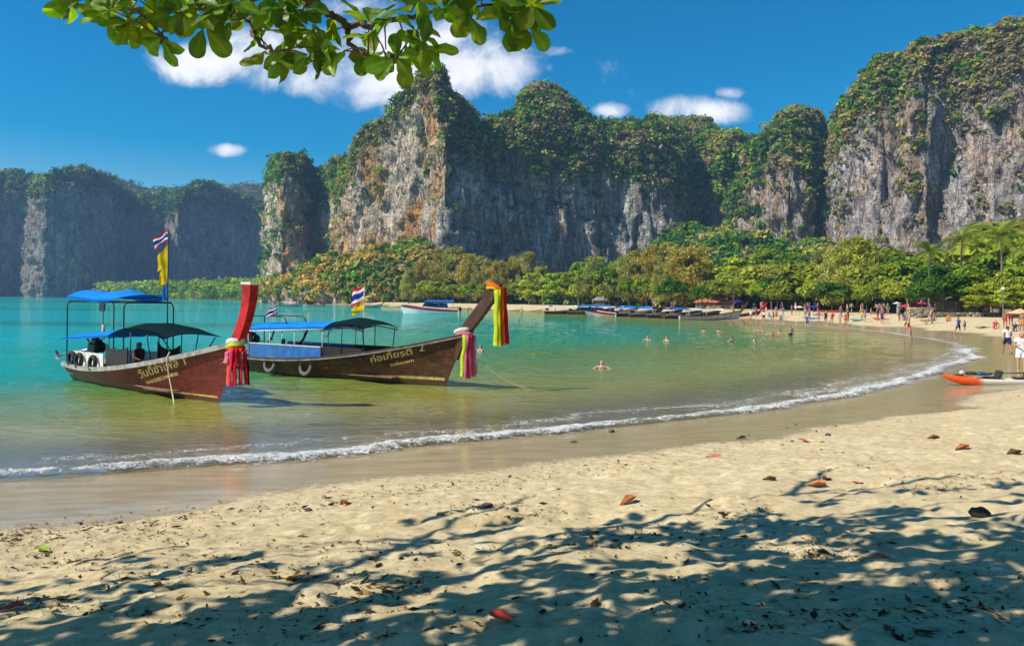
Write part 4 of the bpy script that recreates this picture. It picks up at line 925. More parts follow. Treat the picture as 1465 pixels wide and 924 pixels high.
def tyre(parent_r, loc, rad, label, yaw=0, tilt=0, mat='rubber'):
    mb = MB(); prof = [(rad * .62, -.05), (rad * .72, -.062), (rad * .92, -.058), (rad, -.03), (rad, .03), (rad * .92, .058), (rad * .72, .062), (rad * .62, .05)]
    n = 28; V = [(a * math.cos(6.2832 * k / n), h, a * math.sin(6.2832 * k / n)) for k in range(n) for a, h in prof]; m = len(prof)
    F = [(k * m + j, ((k + 1) % n) * m + j, ((k + 1) % n) * m + (j + 1) % m, k * m + (j + 1) % m) for k in range(n) for j in range(m)]
    t = mb.raw(V, F).build('tyre_fender', MATS[mat], None, True); M = parent_r.matrix_basis @ Matrix.Translation(loc) @ Matrix.Rotation(yaw, 4, 'Z') @ Matrix.Rotation(tilt, 4, 'X')
    t.matrix_world = M; tag(t, label, 'tyre', 'tyres hung along the boats'); return t
def to_world(r, p): return r.matrix_basis @ Vector(p)

# --- boat with the red prow
HA = Hull(9.8, .5, 1.8, 1.02, 2.3, 1.1)
bA = longtail('weathered red brown long-tail boat with tall red prow and raised blue awning', 'long-tail boats moored near the beach', (-15.6, 28.0), (.756, -.654), HA, dict(rh=.10, hull='hull_red', rail='rail_grey', prow='prow_red', cap='cloth_white', curve=1.9, flare=.10), (1.72, 3.32))
lettering(bA, HA, 'วันดีชำไฟล 1', .33, 6.35, .50, .235, 2.35); lettering(bA, HA, 'WANDEECHAMFAI', .15, 6.5, .31, .235, 1.7)
q_ = np.linspace(.62, .985, 40); V_ = []
for dz in (.0, .05): V_.append(HA.on(q_ * HA.stem(.2), .13 + dz + .06 * (q_ - .62), .007))
obj('waterline_stripe', mesh_np('waterline_stripe', np.stack(V_, 1).reshape(-1, 3), grid_faces(40, 2), MATS['yellow_paint']), bA)
xs_ = np.linspace(.25, 4.3, 12); canopy(bA, 'rear_awning', 'tarp_blue', xs_, 1.45 + .06 * (xs_ - .25), 1.62 + .075 * (xs_ - .25), .85)
xs_ = np.linspace(4.3, 8.2, 14); uu = (xs_ - 4.3) / 3.9; canopy(bA, 'front_awning', 'tarp_dark', xs_, 1.72 + .22 * np.sin(uu * 3.14) ** .8 + .06 * uu, 1.93 + .24 * np.sin(uu * 3.14) ** .8 - .02 * uu, .86)
for x, z1 in ((4.3, 1.7), (5.9, 1.88), (7.0, 1.86), (8.05, 1.76)):
    for y in (-.8, .8):
        qq = x / HA.L; y2 = math.copysign(min(.8, float(HA.bg(qq)) - .08), y); MB().tube([(x, y2, float(HA.zs(qq)) - .1), (x, y, z1)], .018, 6).build('awning_post', MATS['black_metal'], bA, True)
for x in (.7, 5.35):
    MB().tube([(x, -.78, .5), (x, -.78, 2.62), (x, -.74, 2.74), (x, -.66, 2.78), (x, .66, 2.78), (x, .74, 2.74), (x, .78, 2.62), (x, .78, .5)], .022, 8).build('roof_frame', MATS['black_metal'], bA, True)
for y in (-.70, .70): MB().tube([(.7, y, 2.79), (5.35, y, 2.79)], .022, 8).build('frame_rail', MATS['black_metal'], bA, True)
for y in (-.25, .25): MB().tube([(.6, y, 2.93), (5.1, y, 2.93)], .015, 6).build('ridge_rail', MATS['black_metal'], bA, True)
xs_ = np.linspace(.5, 4.9, 14); canopy(bA, 'raised_awning', 'tarp_blue', xs_, 2.86 + .05 * np.sin(xs_ * 1.4), 3.14 + .05 * np.sin(xs_ * 2.1) - .06 * (xs_ > 4.2), .85)
MB().box((3.75, -.80, 2.62), (.42, .04, .26)).build('hanging_bag', MATS['bucket_navy'], bA, bevel=.01)
MB().tube([(2.3, -.2, 1.6), (2.3, -.2, 2.78)], .012, 6).build('pole', MATS['black_metal'], bA)
MB().tube([(2.3, -.2, 1.5), (2.3, -.2, 2.0)], [.06, .05], 8).build('rope_coil', MATS['rope'], bA, True)
engine(bA, 1.2, 1.16, (-2.4, .70), None)
for s_ in (-1, 1):
    P0_ = HA.pt(np.array([.09, .42]), np.array([1., 1.]), s_, -.12); MB().raw([(.9, P0_[0][1], .5), (4.1, P0_[1][1], .52), (4.1, P0_[1][1], 1.12), (.9, P0_[0][1], 1.06), (.9, P0_[0][1] - s_ * .03, .5), (4.1, P0_[1][1] - s_ * .03, .52), (4.1, P0_[1][1] - s_ * .03, 1.12), (.9, P0_[0][1] - s_ * .03, 1.06)], [(0, 1, 2, 3), (7, 6, 5, 4), (0, 4, 5, 1), (1, 5, 6, 2), (2, 6, 7, 3), (3, 7, 4, 0)]).build('side_panel', MATS['white_paint'], bA)
    yb = s_ * .84; MB().raw([(4.15, yb, .6), (5.75, yb, .68), (5.75, yb, 1.42), (5.45, yb, 1.3), (4.95, yb, 1.22), (4.45, yb, 1.3), (4.15, yb, 1.46)] + [(4.15, yb - s_ * .03, .6), (5.75, yb - s_ * .03, .68), (5.75, yb - s_ * .03, 1.42), (5.45, yb - s_ * .03, 1.3), (4.95, yb - s_ * .03, 1.22), (4.45, yb - s_ * .03, 1.3), (4.15, yb - s_ * .03, 1.46)],
        [(0, 1, 2, 3, 4, 5, 6), (13, 12, 11, 10, 9, 8, 7)] + [(i, (i + 1) % 7, (i + 1) % 7 + 7, i + 7) for i in range(7)]).build('side_cloth', MATS['dark_panel'], bA)
MB().tube([(6.6, 0, .3), (6.6, 0, 5.05)], [.022, .014], 8).build('flag_pole', MATS['black_metal'], bA, True)
wv = (-.9, -.45)     # the flags stream to the left of the picture, away along the boat
flag('national_flag', bA, (6.6, 0, 5.02), .62, .34, wv, .45, 'thai_flag', .5); flag('yellow_flag', bA, (6.6, 0, 4.56), .42, .62, (-.8, -.6), .7, 'flag_yellow', 1.2, .2); flag('yellow_flag', bA, (6.6, 0, 3.98), .34, .55, (-.8, -.6), .75, 'flag_yellow', 2.6, .2); flag('blue_flag', bA, (6.6, 0, 3.42), .22, .5, (-.8, -.6), .8, 'flag_blue', .3, .3)
for i, (x, lab) in enumerate(((1.15, 'black tyre on the white panel of the red prowed boat, beside its engine'), (2.1, 'black tyre in the middle of the white panel of the red prowed boat'), (3.5, 'black tyre on the white panel of the red prowed boat, beside its dark side cloth'))):
    yb = float(HA.pt(np.array([x / HA.L]), np.array([1.]), -1, -.02)[0][1]); tyre(bA, (x, yb, .80), .27, lab, 0, -.1)
# --- boat with the brown prow
HB = Hull(10.6, .55, 1.85, 1.08, 2.4, .9)
bB = longtail('dark brown weathered long-tail boat with bright blue awning and brown prow', 'long-tail boats moored near the beach', (-11.1, 32.0), (.838, -.546), HB, dict(hull='hull_brown', rail='rail_dark', strake='rail_grey', prow='prow_brown', curve=1.25, flare=.06), (2.2, 3.5))
lettering(bB, HB, 'ก่อเกียรติ', .30, 7.75, .72, .215, 1.7); lettering(bB, HB, '2', .33, 9.72, 1.19, .2, .2); lettering(bB, HB, 'KORKIARTI', .12, 8.5, .62, .215, .95)
q_ = np.linspace(.62, .985, 40); V_ = []
for dz in (0., .075): V_.append(HB.on(q_ * HB.stem(.3), .20 + dz * np.clip((q_ - .6) * 6, 0, 1.3) + .05 * (q_ - .62), .007))
obj('waterline_stripe', mesh_np('waterline_stripe', np.stack(V_, 1).reshape(-1, 3), grid_faces(40, 2), MATS['yellow_paint']), bB)
xs_ = np.linspace(1.1, 5.6, 14); canopy(bB, 'rear_awning', 'tarp_blue', xs_, 1.68 + .045 * (xs_ - .7), 1.95 + .035 * (xs_ - .7), .92)
xs_ = np.linspace(5.6, 7.6, 12); uu = (xs_ - 5.6) / 2.0; canopy(bB, 'front_awning', 'tarp_dark', xs_, 1.84 + .18 * np.sin(uu * 2.9) ** .8 + .02 * uu, 2.08 + .22 * np.sin(uu * 2.9) ** .8 - .06 * uu, .92)
for x, z1 in ((1.3, 1.7), (2.6, 1.75), (4.0, 1.82), (5.5, 1.88), (6.5, 2.0), (7.5, 1.9)):
    for y in (-.86, .86):
        qq = x / HB.L; y2 = math.copysign(min(.86, float(HB.bg(qq)) - .07), y); MB().tube([(x, y2, float(HB.zs(qq)) - .1), (x, y, z1)], .018, 6).build('awning_post', MATS['black_metal'] if x > 5.5 else MATS['white_paint'], bB, True)
for y in (-.9, .9): MB().tube([(1.1, y, 1.64), (5.6, y, 1.84)], .025, 6).build('awning_rail', MATS['white_paint'], bB, True); MB().tube([(5.6, y, 1.80), (6.6, y, 1.96), (7.6, y, 1.84)], .02, 6).build('awning_rail', MATS['black_metal'], bB, True)
for s_ in (-1, 1):
    yb = s_ * .93; MB().box((3.5, yb, .90), (4.0, .03, .56)).build('side_panel', MATS['blue_paint'], bB, bevel=.006); MB().box((3.5, yb, 1.19), (4.0, .045, .035)).build('panel_rail', MATS['white_paint'], bB)
    MB().box((6.5, s_ * .84, 1.0), (2.0, .03, .42)).build('dark_side_cloth', MATS['dark_panel'], bB)
MB().tube([(.6, -.5, 1.0), (.6, -.5, 2.22), (.75, -.5, 2.25), (2.85, -.5, 2.25), (3.05, -.5, 2.18), (3.15, -.5, 1.98)], .022, 8).tube([(.6, .5, 1.0), (.6, .5, 2.22), (.75, .5, 2.25), (2.85, .5, 2.25), (3.05, .5, 2.18), (3.15, .5, 1.98)], .022, 8).tube([(.6, -.5, 2.22), (.6, .5, 2.22)], .02, 6).build('roof_frame', MATS['black_metal'], bB, True)
engine(bB, .35, 1.25, (-3.4, .5), None)
MB().tube([(6.75, 0, .3), (6.75, 0, 3.5)], [.02, .012], 8).build('flag_pole', MATS['white_paint'], bB, True)
flag('national_flag', bB, (6.75, 0, 3.48), .66, .62, (-.9, -.1), .35, 'thai_flag', 1.8); flag('yellow_flag', bB, (6.75, 0, 2.92), .62, .42, (-.9, -.2), .45, 'flag_yellow', .6, .5)
MB().tube([(2.55, -.5, 2.2), (2.55, -.5, 2.66)], .012, 6).build('flag_pole', MATS['black_metal'], bB); flag('national_flag', bB, (2.55, -.5, 2.66), .55, .3, (-.9, -.2), .4, 'thai_flag', 2.2)
MB().tube([(.6, -.5, 2.2), (.6, -.5, 2.75)], .012, 6).build('flag_pole', MATS['black_metal'], bB); flag('national_flag', bB, (.6, -.5, 2.74), .30, .34, (-.9, -.2), .9, 'thai_flag', .2); flag('national_flag', bB, (.6, -.5, 2.38), .24, .3, (-.9, -.2), .9, 'thai_flag', 1.1)
MB().tube([(2.2, -.3, 1.72), (2.05, -.3, 1.4), (1.9, -.35, 1.2)], .035, 6).build('hanging_rope', MATS['bucket_navy'], bB, True)
MB().tube([(4.1, -.3, 1.78), (3.9, -.3, 1.45), (3.7, -.32, 1.2), (3.5, -.3, 1.22)], .045, 6).build('hanging_rope', MATS['bucket_navy'], bB, True)
MB().tube([(5.4, -.85, 1.82), (5.5, -.85, 1.62), (5.75, -.85, 1.58), (5.95, -.85, 1.85)], .015, 6).build('looped_cord', MATS['black_metal'], bB, True)
for x, lab, m_ in ((2.75, 'worn grey tyre on the brown hull of the blue awning boat, beside its stern', 'rubber_grey'), (4.75, 'worn grey tyre amidships on the brown hull of the blue awning boat', 'rubber_grey')):
    p_ = HB.on(np.array([x]), np.array([.42]), .07)[0]; tyre(bB, tuple(p_), .34, lab, 0, -.22, m_)
# --- cloth sashes tied round the prows, ropes
def sash(boat, label, knots, strands, side):
    r = empty('ribbon_garland', to_world(boat, knots[0][0])); M = boat.matrix_basis; r.rotation_euler = boat.rotation_euler
    tag(r, label, 'ribbon', 'cloth ribbons tied on the prows'); o_ = np.array(knots[0][0])
    for c, rx, ry, h, tiltq, mat in knots:
        mb = MB(); n, m = 22, 8; V = []
        for i in range(n):
            a = 6.2832 * i / n
            for j in range(m):
                b = 6.2832 * j / m; w = .035 + .012 * math.sin(5 * a + j)
                V.append(np.array(c) - o_ + np.array([(rx + w * math.cos(b)) * math.cos(a), (ry + w * math.cos(b)) * math.sin(a), h * .5 * math.sin(b) + tiltq * math.cos(a) * rx + .02 * math.sin(3 * a)]))
        F = [(i * m + j, ((i + 1) % n) * m + j, ((i + 1) % n) * m + (j + 1) % m, i * m + (j + 1) % m) for i in range(n) for j in range(m)]
        mb.raw(V, F).build('knotted_band', MATS[mat], r, True)
    for k, (a, b, wd, mat) in enumerate(strands):
        a, b = np.array(a) - o_, np.array(b) - o_; g = random.Random(k)
        P = [a, a + (b - a) * .12 + np.array([.03, -.03, .02])] + [a + (b - a) * t + np.array([g.uniform(-.02, .02), g.uniform(-.015, .015), 0]) for t in (.35, .55, .75)] + [b]
        strand(P, wd, mat, 'ribbon_strip', r, k, side)
    return r
xa, xb = HA.L + .22, HB.L + .04
sash(bA, 'pink and orange ribbon garland hanging from the red prow', [((xa + .62, 0, 1.78), .34, .16, .16, .12, 'cloth_white'), ((xa + .62, 0, 1.66), .33, .17, .12, .22, 'cloth_lime'), ((xa + .66, 0, 1.56), .32, .17, .1, .1, 'cloth_red')],
     [((xa + .72, -.20, 1.62), (xa + .70, -.26, .62), .11, 'cloth_orange'), ((xa + .80, -.22, 1.62), (xa + .80, -.28, .58), .13, 'cloth_pink'), ((xa + .90, -.16, 1.62), (xa + .92, -.20, .60), .14, 'cloth_red'), ((xa + .98, -.06, 1.60), (xa + 1.02, -.06, .62), .12, 'cloth_pink'), ((xa + 1.03, .06, 1.58), (xa + 1.10, .06, .66), .12, 'cloth_red'), ((xa + .66, -.22, 1.5), (xa + .62, -.3, 1.2), .16, 'cloth_rose'), ((xa + 1.0, .1, 1.4), (xa + 1.12, .12, .62), .09, 'cloth_black')], (1, 0, 0))
sash(bB, 'orange and yellow ribbon garland hanging from the tip of the brown prow', [((xb + 1.97, 0, 3.44), .28, .14, .17, -.3, 'cloth_orange'), ((xb + 1.91, 0, 3.36), .27, .145, .1, -.1, 'cloth_yellow')],
     [((xb + 2.05, -.12, 3.36), (xb + 2.12, -.16, 1.50), .12, 'cloth_lime'), ((xb + 2.13, -.10, 3.36), (xb + 2.2, -.12, 1.48), .11, 'cloth_yellow'), ((xb + 2.19, 0, 3.36), (xb + 2.28, .0, 1.52), .12, 'cloth_orange'), ((xb + 2.23, .10, 3.36), (xb + 2.36, .10, 1.56), .13, 'cloth_red')], (1, 0, 0))
sash(bB, 'pink and white ribbon garland on the brown prow above the bow', [((xb + .66, 0, 1.96), .34, .15, .14, .2, 'cloth_white'), ((xb + .72, 0, 1.84), .33, .16, .12, .1, 'cloth_rose')],
     [((xb + .82, -.16, 1.82), (xb + .76, -.2, .42), .10, 'cloth_lime'), ((xb + .90, -.14, 1.82), (xb + .86, -.18, .36), .12, 'cloth_rose'), ((xb + .98, -.06, 1.82), (xb + .98, -.08, .36), .12, 'cloth_pink'), ((xb + 1.04, .06, 1.80), (xb + 1.08, .06, .42), .12, 'cloth_rose'), ((xb + 1.08, .1, 1.78), (xb + 1.16, .12, .5), .1, 'cloth_white')], (1, 0, 0))
def rope(label, pts, r=.018):
    P = np.array(pts, float); n = 30; t = np.linspace(0, len(P) - 1, n); C = np.stack([np.interp(t, range(len(P)), P[:, k]) for k in range(3)], 1)
    for _ in range(3): C[1:-1] = (C[:-2] + 2 * C[1:-1] + C[2:]) / 4
    o = MB().tube(C, r, 6).build('mooring_rope', MATS['rope'], None, True); tag(o, label, 'rope', 'mooring ropes'); return o
pA = [to_world(bA, p) for p in ((8.1, -.62, 1.38), (8.15, -.74, 1.2), (8.25, -.70, .7), (8.5, -.72, .25), (8.9, -.85, -.05))]
rope('pale rope hanging over the side of the red prowed boat into the water', pA, .022)
pB = [to_world(bB, (xb + .85, -.05, 1.4)), np.array(to_world(bB, (xb + .9, -.1, 1.1))) + (.3, -.1, 0)]; e_ = at_z(762, 557, 0.0); pB = [np.array(pB[0]), np.array(pB[0]) * .75 + e_ * .25 + (0, 0, -.22), np.array(pB[0]) * .5 + e_ * .5 + (0, 0, -.3), np.array(pB[0]) * .25 + e_ * .75 + (0, 0, -.22), e_ + (0, 0, -.03)]
rope('pale mooring rope running from the brown prow down to the water', pB, .014)
# ================================================================== almond tree overhead
def mat_almond():
    m, nt, out = new_mat('almond_leaf')
    u = nt.attr('vein'); tc = nt.n.new('ShaderNodeTexCoord').outputs['Object']; oi = nt.n.new('ShaderNodeObjectInfo')
    n = nt.noise(tc, 9, 4, .6)
    c = nt.mix(nt.mapr(n, .35, .65), (.055, .15, .013), (.10, .21, .018))
    c = nt.mix(nt.math('MULTIPLY', u, .6), c, (.20, .25, .06))
    c = nt.mix(1.0, c, nt.mix(1.0, oi.outputs['Color'], nt.attr('tint', out='Color'), 'MULTIPLY'), 'MULTIPLY')
    p = pr(nt, None, Base_Color=c, Roughness=.42, Normal=nt.bump(u, .25, .01)); p.inputs['Specular IOR Level'].default_value = .35
    t = nt.add('ShaderNodeBsdfTranslucent', ins={'Color': nt.mix(1.0, c, (2.6, 2.2, .5), 'MULTIPLY')})
    mx = nt.add('ShaderNodeMixShader', ins={0: .5, 1: p.outputs[0], 2: t.outputs[0]}); nt.l.new(mx.outputs[0], out.inputs[0])
mat_almond()
def leaf_arrays(ln=.22, wd=.115, fold=.18, droop=.25):
    nu, nv = 11, 7; u = np.sin(np.linspace(0, 1, nu) * math.pi / 2); v = np.linspace(-1, 1, nv); U, Vv = np.meshgrid(u, v, indexing='ij')
    w = wd * .5 * np.sin(np.clip(U / .68, 0, 1) * math.pi / 2) ** 1.1 * np.sqrt(np.clip(1 - np.clip((U - .68) / .32, 0, 1) ** 2.2, 0, 1)) + .003
    x = ln * U; y = w * Vv; z = np.abs(Vv) * w * fold * 2 - droop * ln * U ** 2 + .006 * np.sin(U * 14) * np.abs(Vv)
    vein = np.clip(1 - np.abs(Vv) * 3.0, 0, 1); return np.stack([x, y, z], -1).reshape(-1, 3), grid_faces(nu, nv), vein.ravel()
LEAFV = [leaf_arrays(.215, .135, .16, .2), leaf_arrays(.19, .125, .25, .35), leaf_arrays(.235, .14, .1, .1), leaf_arrays(.18, .115, .3, .3)]
LEAFM = []
for i_, (V_, F_, ve_) in enumerate(LEAFV):
    me = mesh_np('leaf', V_, F_, MATS['almond_leaf']); fattr(me, 'vein', ve_); cattr(me, 'tint', np.ones((len(V_), 3))); LEAFM.append(me)
TB = np.array([-5.6, 2.2, 0.0]); TB[2] = float(ground_z(TB[:1], TB[1:2])[0])
alm = empty('almond_tree', TB, 0); tag(alm, 'overhanging beach almond tree with glossy green leaves shading the sand', 'tree')
def rel(p): return np.array(p) - TB
plain('twig_bark', (.20, .13, .08), .85, .3, 12, bump=.5, bscale=60)
trunk_pts = [TB + (0, 0, -.3), TB + (.05, .1, 1.2), TB + (.25, .3, 2.6), TB + (.6, .7, 3.9)]
MB().tube([rel(p) for p in trunk_pts], [.27, .21, .18, .14], 12).build('trunk', MATS['bark'], alm, True)
fork = trunk_pts[-1]
def limb(pts, r, name='limb'):
    P = np.array(pts, float); t = np.linspace(0, len(P) - 1, len(P) * 4); C = np.stack([np.interp(t, range(len(P)), P[:, k]) for k in range(3)], 1)
    C[1:-1] = (C[:-2] + 2 * C[1:-1] + C[2:]) / 4; C[1:-1, :] += .012 * np.random.default_rng(len(P)).normal(size=C[1:-1].shape)
    MB().tube([rel(c) for c in C], np.linspace(r[0], r[1], len(C)), 8).build(name, MATS['twig_bark'], alm, True); return C
limbs = []
lim1 = [fork, (-4.2, 4.4, 5.4), (-2.9, 5.3, 5.75), (-2.0, 5.6, 5.7), at_d(418, -22, 5.6)]
limbs.append(limb(lim1, (.10, .035)))
limbs.append(limb([at_d(418, -22, 5.6)] + [at_d(x, y, 5.6 + .05 * i) for i, (x, y) in enumerate(((440, 2), (464, 12), (482, 26), (496, 36), (520, 37), (547, 34), (575, 26), (603, 19), (650, 14), (700, 6), (742, 14)))], (.033, .012), 'branch'))
limbs.append(limb([at_d(496, 36, 5.78), at_d(499, 56, 5.75), at_d(512, 73, 5.7), at_d(536, 84, 5.65), at_d(566, 86, 5.6)], (.022, .009), 'branch'))
limbs.append(limb([(-3.4, 4.9, 5.6), at_d(90, -22, 6.0), at_d(130, -2, 6.0), at_d(165, 8, 6.0), at_d(212, 18, 5.95), at_d(262, 12, 5.9), at_d(312, 8, 5.8), at_d(380, -4, 5.7)], (.035, .014), 'branch'))
limbs.append(limb([at_d(402, -16, 5.62), at_d(368, 28, 5.5), at_d(360, 45, 5.5), at_d(372, 60, 5.45), at_d(398, 74, 5.4)], (.028, .010), 'branch'))
limbs.append(limb([at_d(246, 13, 5.92), at_d(236, 35, 5.8), at_d(232, 56, 5.75)], (.014, .007), 'branch'))
limbs.append(limb([fork, (-3.6, 5.6, 5.9), (-1.9, 6.9, 6.6), (-.2, 7.4, 6.9), (1.6, 7.6, 7.1)], (.065, .02)))
limbs.append(limb([fork, (-3.9, 3.4, 5.2), (-2.6, 3.7, 5.9), (-1.3, 4.0, 6.2), (.4, 4.4, 6.4), (2.0, 4.7, 6.6)], (.065, .02)))
limbs.append(limb([(-1.9, 6.9, 6.6), (-1.6, 8.2, 7.3), (-.6, 9.2, 7.9)], (.05, .02)))
limbs.append(limb([fork, (-5.2, 4.6, 5.2), (-5.4, 6.3, 6.2), (-5.0, 8.0, 7.0)], (.06, .02)))
LIMBP = np.vstack(limbs)
def rosette(c, axis, n, g, spread=1.0):
    """leaf frames (matrix) of one twig end"""
    ax = np.array(axis, float); ax /= np.linalg.norm(ax); a = np.cross(ax, [0, 0, 1.0]); a = a / (np.linalg.norm(a) + 1e-6) if np.linalg.norm(a) > .05 else np.array([1., 0, 0]); b = np.cross(ax, a); out = []
    for i in range(n):
        th = i * 2.399 + g.uniform(-.3, .3); op = spread * g.uniform(.75, 1.35); d = ax * math.cos(op) + (a * math.cos(th) + b * math.sin(th)) * math.sin(op)
        up_ = ax + .6 * np.array([0, 0, 1.]); side = np.cross(up_, d); side /= np.linalg.norm(side) + 1e-6; nn = np.cross(d, side)
        out.append((np.array(c) + d * .025, d, side, nn, g.randrange(4), g.uniform(.8, 1.15)))
    return out
g = random.Random(3)
VIS = [(100, 10), (118, 4), (160, 22), (176, 30), (190, 40), (205, 48), (172, 6), (200, 8), (232, 60), (222, 30), (244, 26), (258, 20), (288, 26), (292, 44), (276, 6), (318, 20), (330, 36), (340, 12), (352, 28), (372, 48), (380, 78), (396, 92), (410, 60), (392, 30), (408, 18), (424, 40), (432, 22),
       (446, 52), (455, 76), (474, 88), (492, 80), (470, 62), (440, 86), (420, 4), (528, 44), (540, 62), (552, 78), (566, 90), (582, 76), (596, 56), (604, 78), (584, 92), (536, 86), (590, 14), (612, 8), (634, 22), (655, 12), (668, 26), (690, 8), (676, 38), (735, 8), (746, 26), (756, 44), (738, 40), (760, 14), (716, 16)]
nleaf = 0
for (x, y) in VIS:
    d = g.uniform(5.3, 6.0); c = at_d(x, y - 7, d); j = LIMBP[np.argmin(((LIMBP - c) ** 2).sum(1))]
    ax = (c - j); ax = ax / (np.linalg.norm(ax) + .05) + np.array([g.uniform(-.3, .3), g.uniform(-.5, .2), g.uniform(-.25, .5)])
    if np.linalg.norm(c - j) > .03: MB().tube([rel(j), rel((j + c) / 2 + np.array([0, 0, .02])), rel(c)], [.008, .006, .005], 6).build('twig', MATS['twig_bark'], alm, True)
    for (p, dd, sd_, nn, k, s) in rosette(c, ax, g.choice((4, 5, 6)), g):
        if nleaf >= 290: break
        o = obj('leaf', LEAFM[k], alm); nleaf += 1; s *= .93
        M = Matrix(((dd[0] * s, sd_[0] * s, nn[0] * s, p[0] - TB[0]), (dd[1] * s, sd_[1] * s, nn[1] * s, p[1] - TB[1]), (dd[2] * s, sd_[2] * s, nn[2] * s, p[2] - TB[2]), (0, 0, 0, 1))); o.matrix_basis = M
        q = g.uniform(.65, 1.35); o.color = (q * g.uniform(.85, 1.35), q, q * .9, 1)
# the rest of the crown, above the picture; its shade falls on the sand
gg = np.random.default_rng(11); shade_top = ([-200, 0, 120, 250, 420, 480, 560, 620, 700, 850, 960, 1050, 1130, 1200, 1300, 1465, 1700], [770, 790, 775, 752, 768, 800, 738, 712, 700, 706, 722, 738, 712, 705, 690, 668, 660])
Vs, Fs, ve, tn, n0 = [], [], [], [], 0; twm = MB(); tries = 0; made = 0
while made < 640 and tries < 9000:
    tries += 1; x, y = gg.uniform(-250, 1650), gg.uniform(655, 1010)
    lim = np.interp(x, *shade_top)
    if y < lim: continue
    dens = .24 + .30 * sstep(0, 200, y - lim) + .42 * sstep(700, 1150, x) * sstep(720, 830, y)
    nz_ = vn(np.array([x / 70.]), np.array([y / 22.]), seed=77)[0]
    if gg.random() > dens * (1.2 if nz_ > -.1 else .3): continue
    G = at_z(x, y, 1.0); G = at_z(x, y, float(ground_z(G[:1], G[1:2])[0]))
    tmin = (CAMZ - G[2] + .46 * G[1]) / (SDIR[2] - .46 * SDIR[1]); c = G + SDIR * (tmin + gg.uniform(.1, 1.1)); made += 1
    j = LIMBP[np.argmin(((LIMBP - c) ** 2).sum(1))]
    mid = (j + c) / 2 + gg.normal(size=3) * .08 + np.array([0, 0, .12])
    if gg.random() < .5: twm.tube([rel(j), rel(mid), rel(c)], [.012, .008, .005], 5)
    for (p, dd, sd_, nn, k, s) in rosette(c, gg.normal(size=3) * .5 + np.array([0, 0, .7]), int(gg.integers(4, 8)), g):
        Vl, Fl, vl = LEAFV[k]; Vs.append(p - TB + s * (Vl[:, :1] * dd + Vl[:, 1:2] * sd_ + Vl[:, 2:] * nn)); Fs.append(Fl + n0); n0 += len(Vl); ve.append(vl); tn.append(np.full((len(Vl), 3), gg.uniform(.7, 1.3)))
me = mesh_np('canopy_leaves', np.vstack(Vs), np.vstack(Fs), MATS['almond_leaf']); fattr(me, 'vein', np.concatenate(ve)); cattr(me, 'tint', np.vstack(tn))
tag(obj('canopy_leaves', me, alm), None, None, None, 'stuff'); tag(twm.build('canopy_twigs', MATS['twig_bark'], alm, True), None, None, None, 'stuff')

# ================================================================== litter on the sand
def ground_at(px, py):
    z = .5
    for _ in range(6): p = at_z(px, py, z); z = .5 * z + .5 * float(ground_z(p[:1], p[1:2])[0])
    p = at_z(px, py, z); p[2] = float(ground_z(p[:1], p[1:2])[0]); return p
def mat_dead(name, c1, c2):
    m, nt, out = new_mat(name); tc = nt.n.new('ShaderNodeTexCoord').outputs['Object']
    c = nt.mix(nt.mapr(nt.noise(tc, 22, 5, .7), .35, .65), c1, c2); c = nt.mix(nt.math('MULTIPLY', nt.attr('vein'), .5), c, tuple(.4 * x for x in c2))
    pr(nt, out, Base_Color=c, Roughness=.6, Specular_IOR_Level=.3)
DEAD = dict(red=((.60, .07, .03), (.42, .04, .02)), orange=((.48, .17, .04), (.30, .10, .03)), brown=((.20, .09, .04), (.11, .05, .025)), pink=((.55, .17, .10), (.40, .10, .06)), green=((.20, .30, .03), (.30, .33, .04)), yellow=((.60, .40, .05), (.45, .27, .04)), dark=((.07, .045, .03), (.04, .025, .02)))
for k_, v_ in DEAD.items(): mat_dead('dead_' + k_, *v_)
FALLEN = [(722, 894, 'red', .17, 'bright red fallen leaf lying flat in the tree shade'), (898, 722, 'orange', .2, 'curled orange brown fallen leaf beside the small sand heap'), (1168, 697, 'orange', .2, 'orange brown fallen leaf on pale sand, one of a close pair'), (1230, 692, 'pink', .2, 'reddish fallen leaf on pale sand, one of a close pair'), (1376, 643, 'orange', .22, 'upright curled orange leaf on dry sand before the kayak'),
          (1020, 650, 'pink', .26, 'pinkish red leaf at the edge of the wet sand'), (1152, 632, 'pink', .22, 'pale curled leaf among debris at the tide line'), (1060, 627, 'brown', .18, 'small brown leaf lying on the wet sand'), (12, 884, 'red', .17, 'dark red fallen leaf amid shaded debris'), (62, 787, 'green', .17, 'yellow green fallen leaf on sand near the tide line'), (418, 834, 'yellow', .16, 'yellow fallen leaf among dry litter in the tree shade'),
          (1258, 806, 'pink', .15, 'small faded pink leaf in a sunlit gap of the tree shade'), (1184, 688, 'brown', .15, 'small brown leaf beside the close pair of leaves'), (1100, 690, 'brown', .16, 'small dark brown leaf alone on pale sand'), (1335, 628, 'brown', .2, 'brown leaf by the debris on dry sand before the kayak'), (496, 721, 'orange', .15, 'small orange leaf in the debris at the tide line'), (1450, 652, 'brown', .22, 'dark reddish leaf in tree shade on dry sand'), (820, 632, 'dark', .16, 'dark leaf on the wet sand beside the breaking wave')]
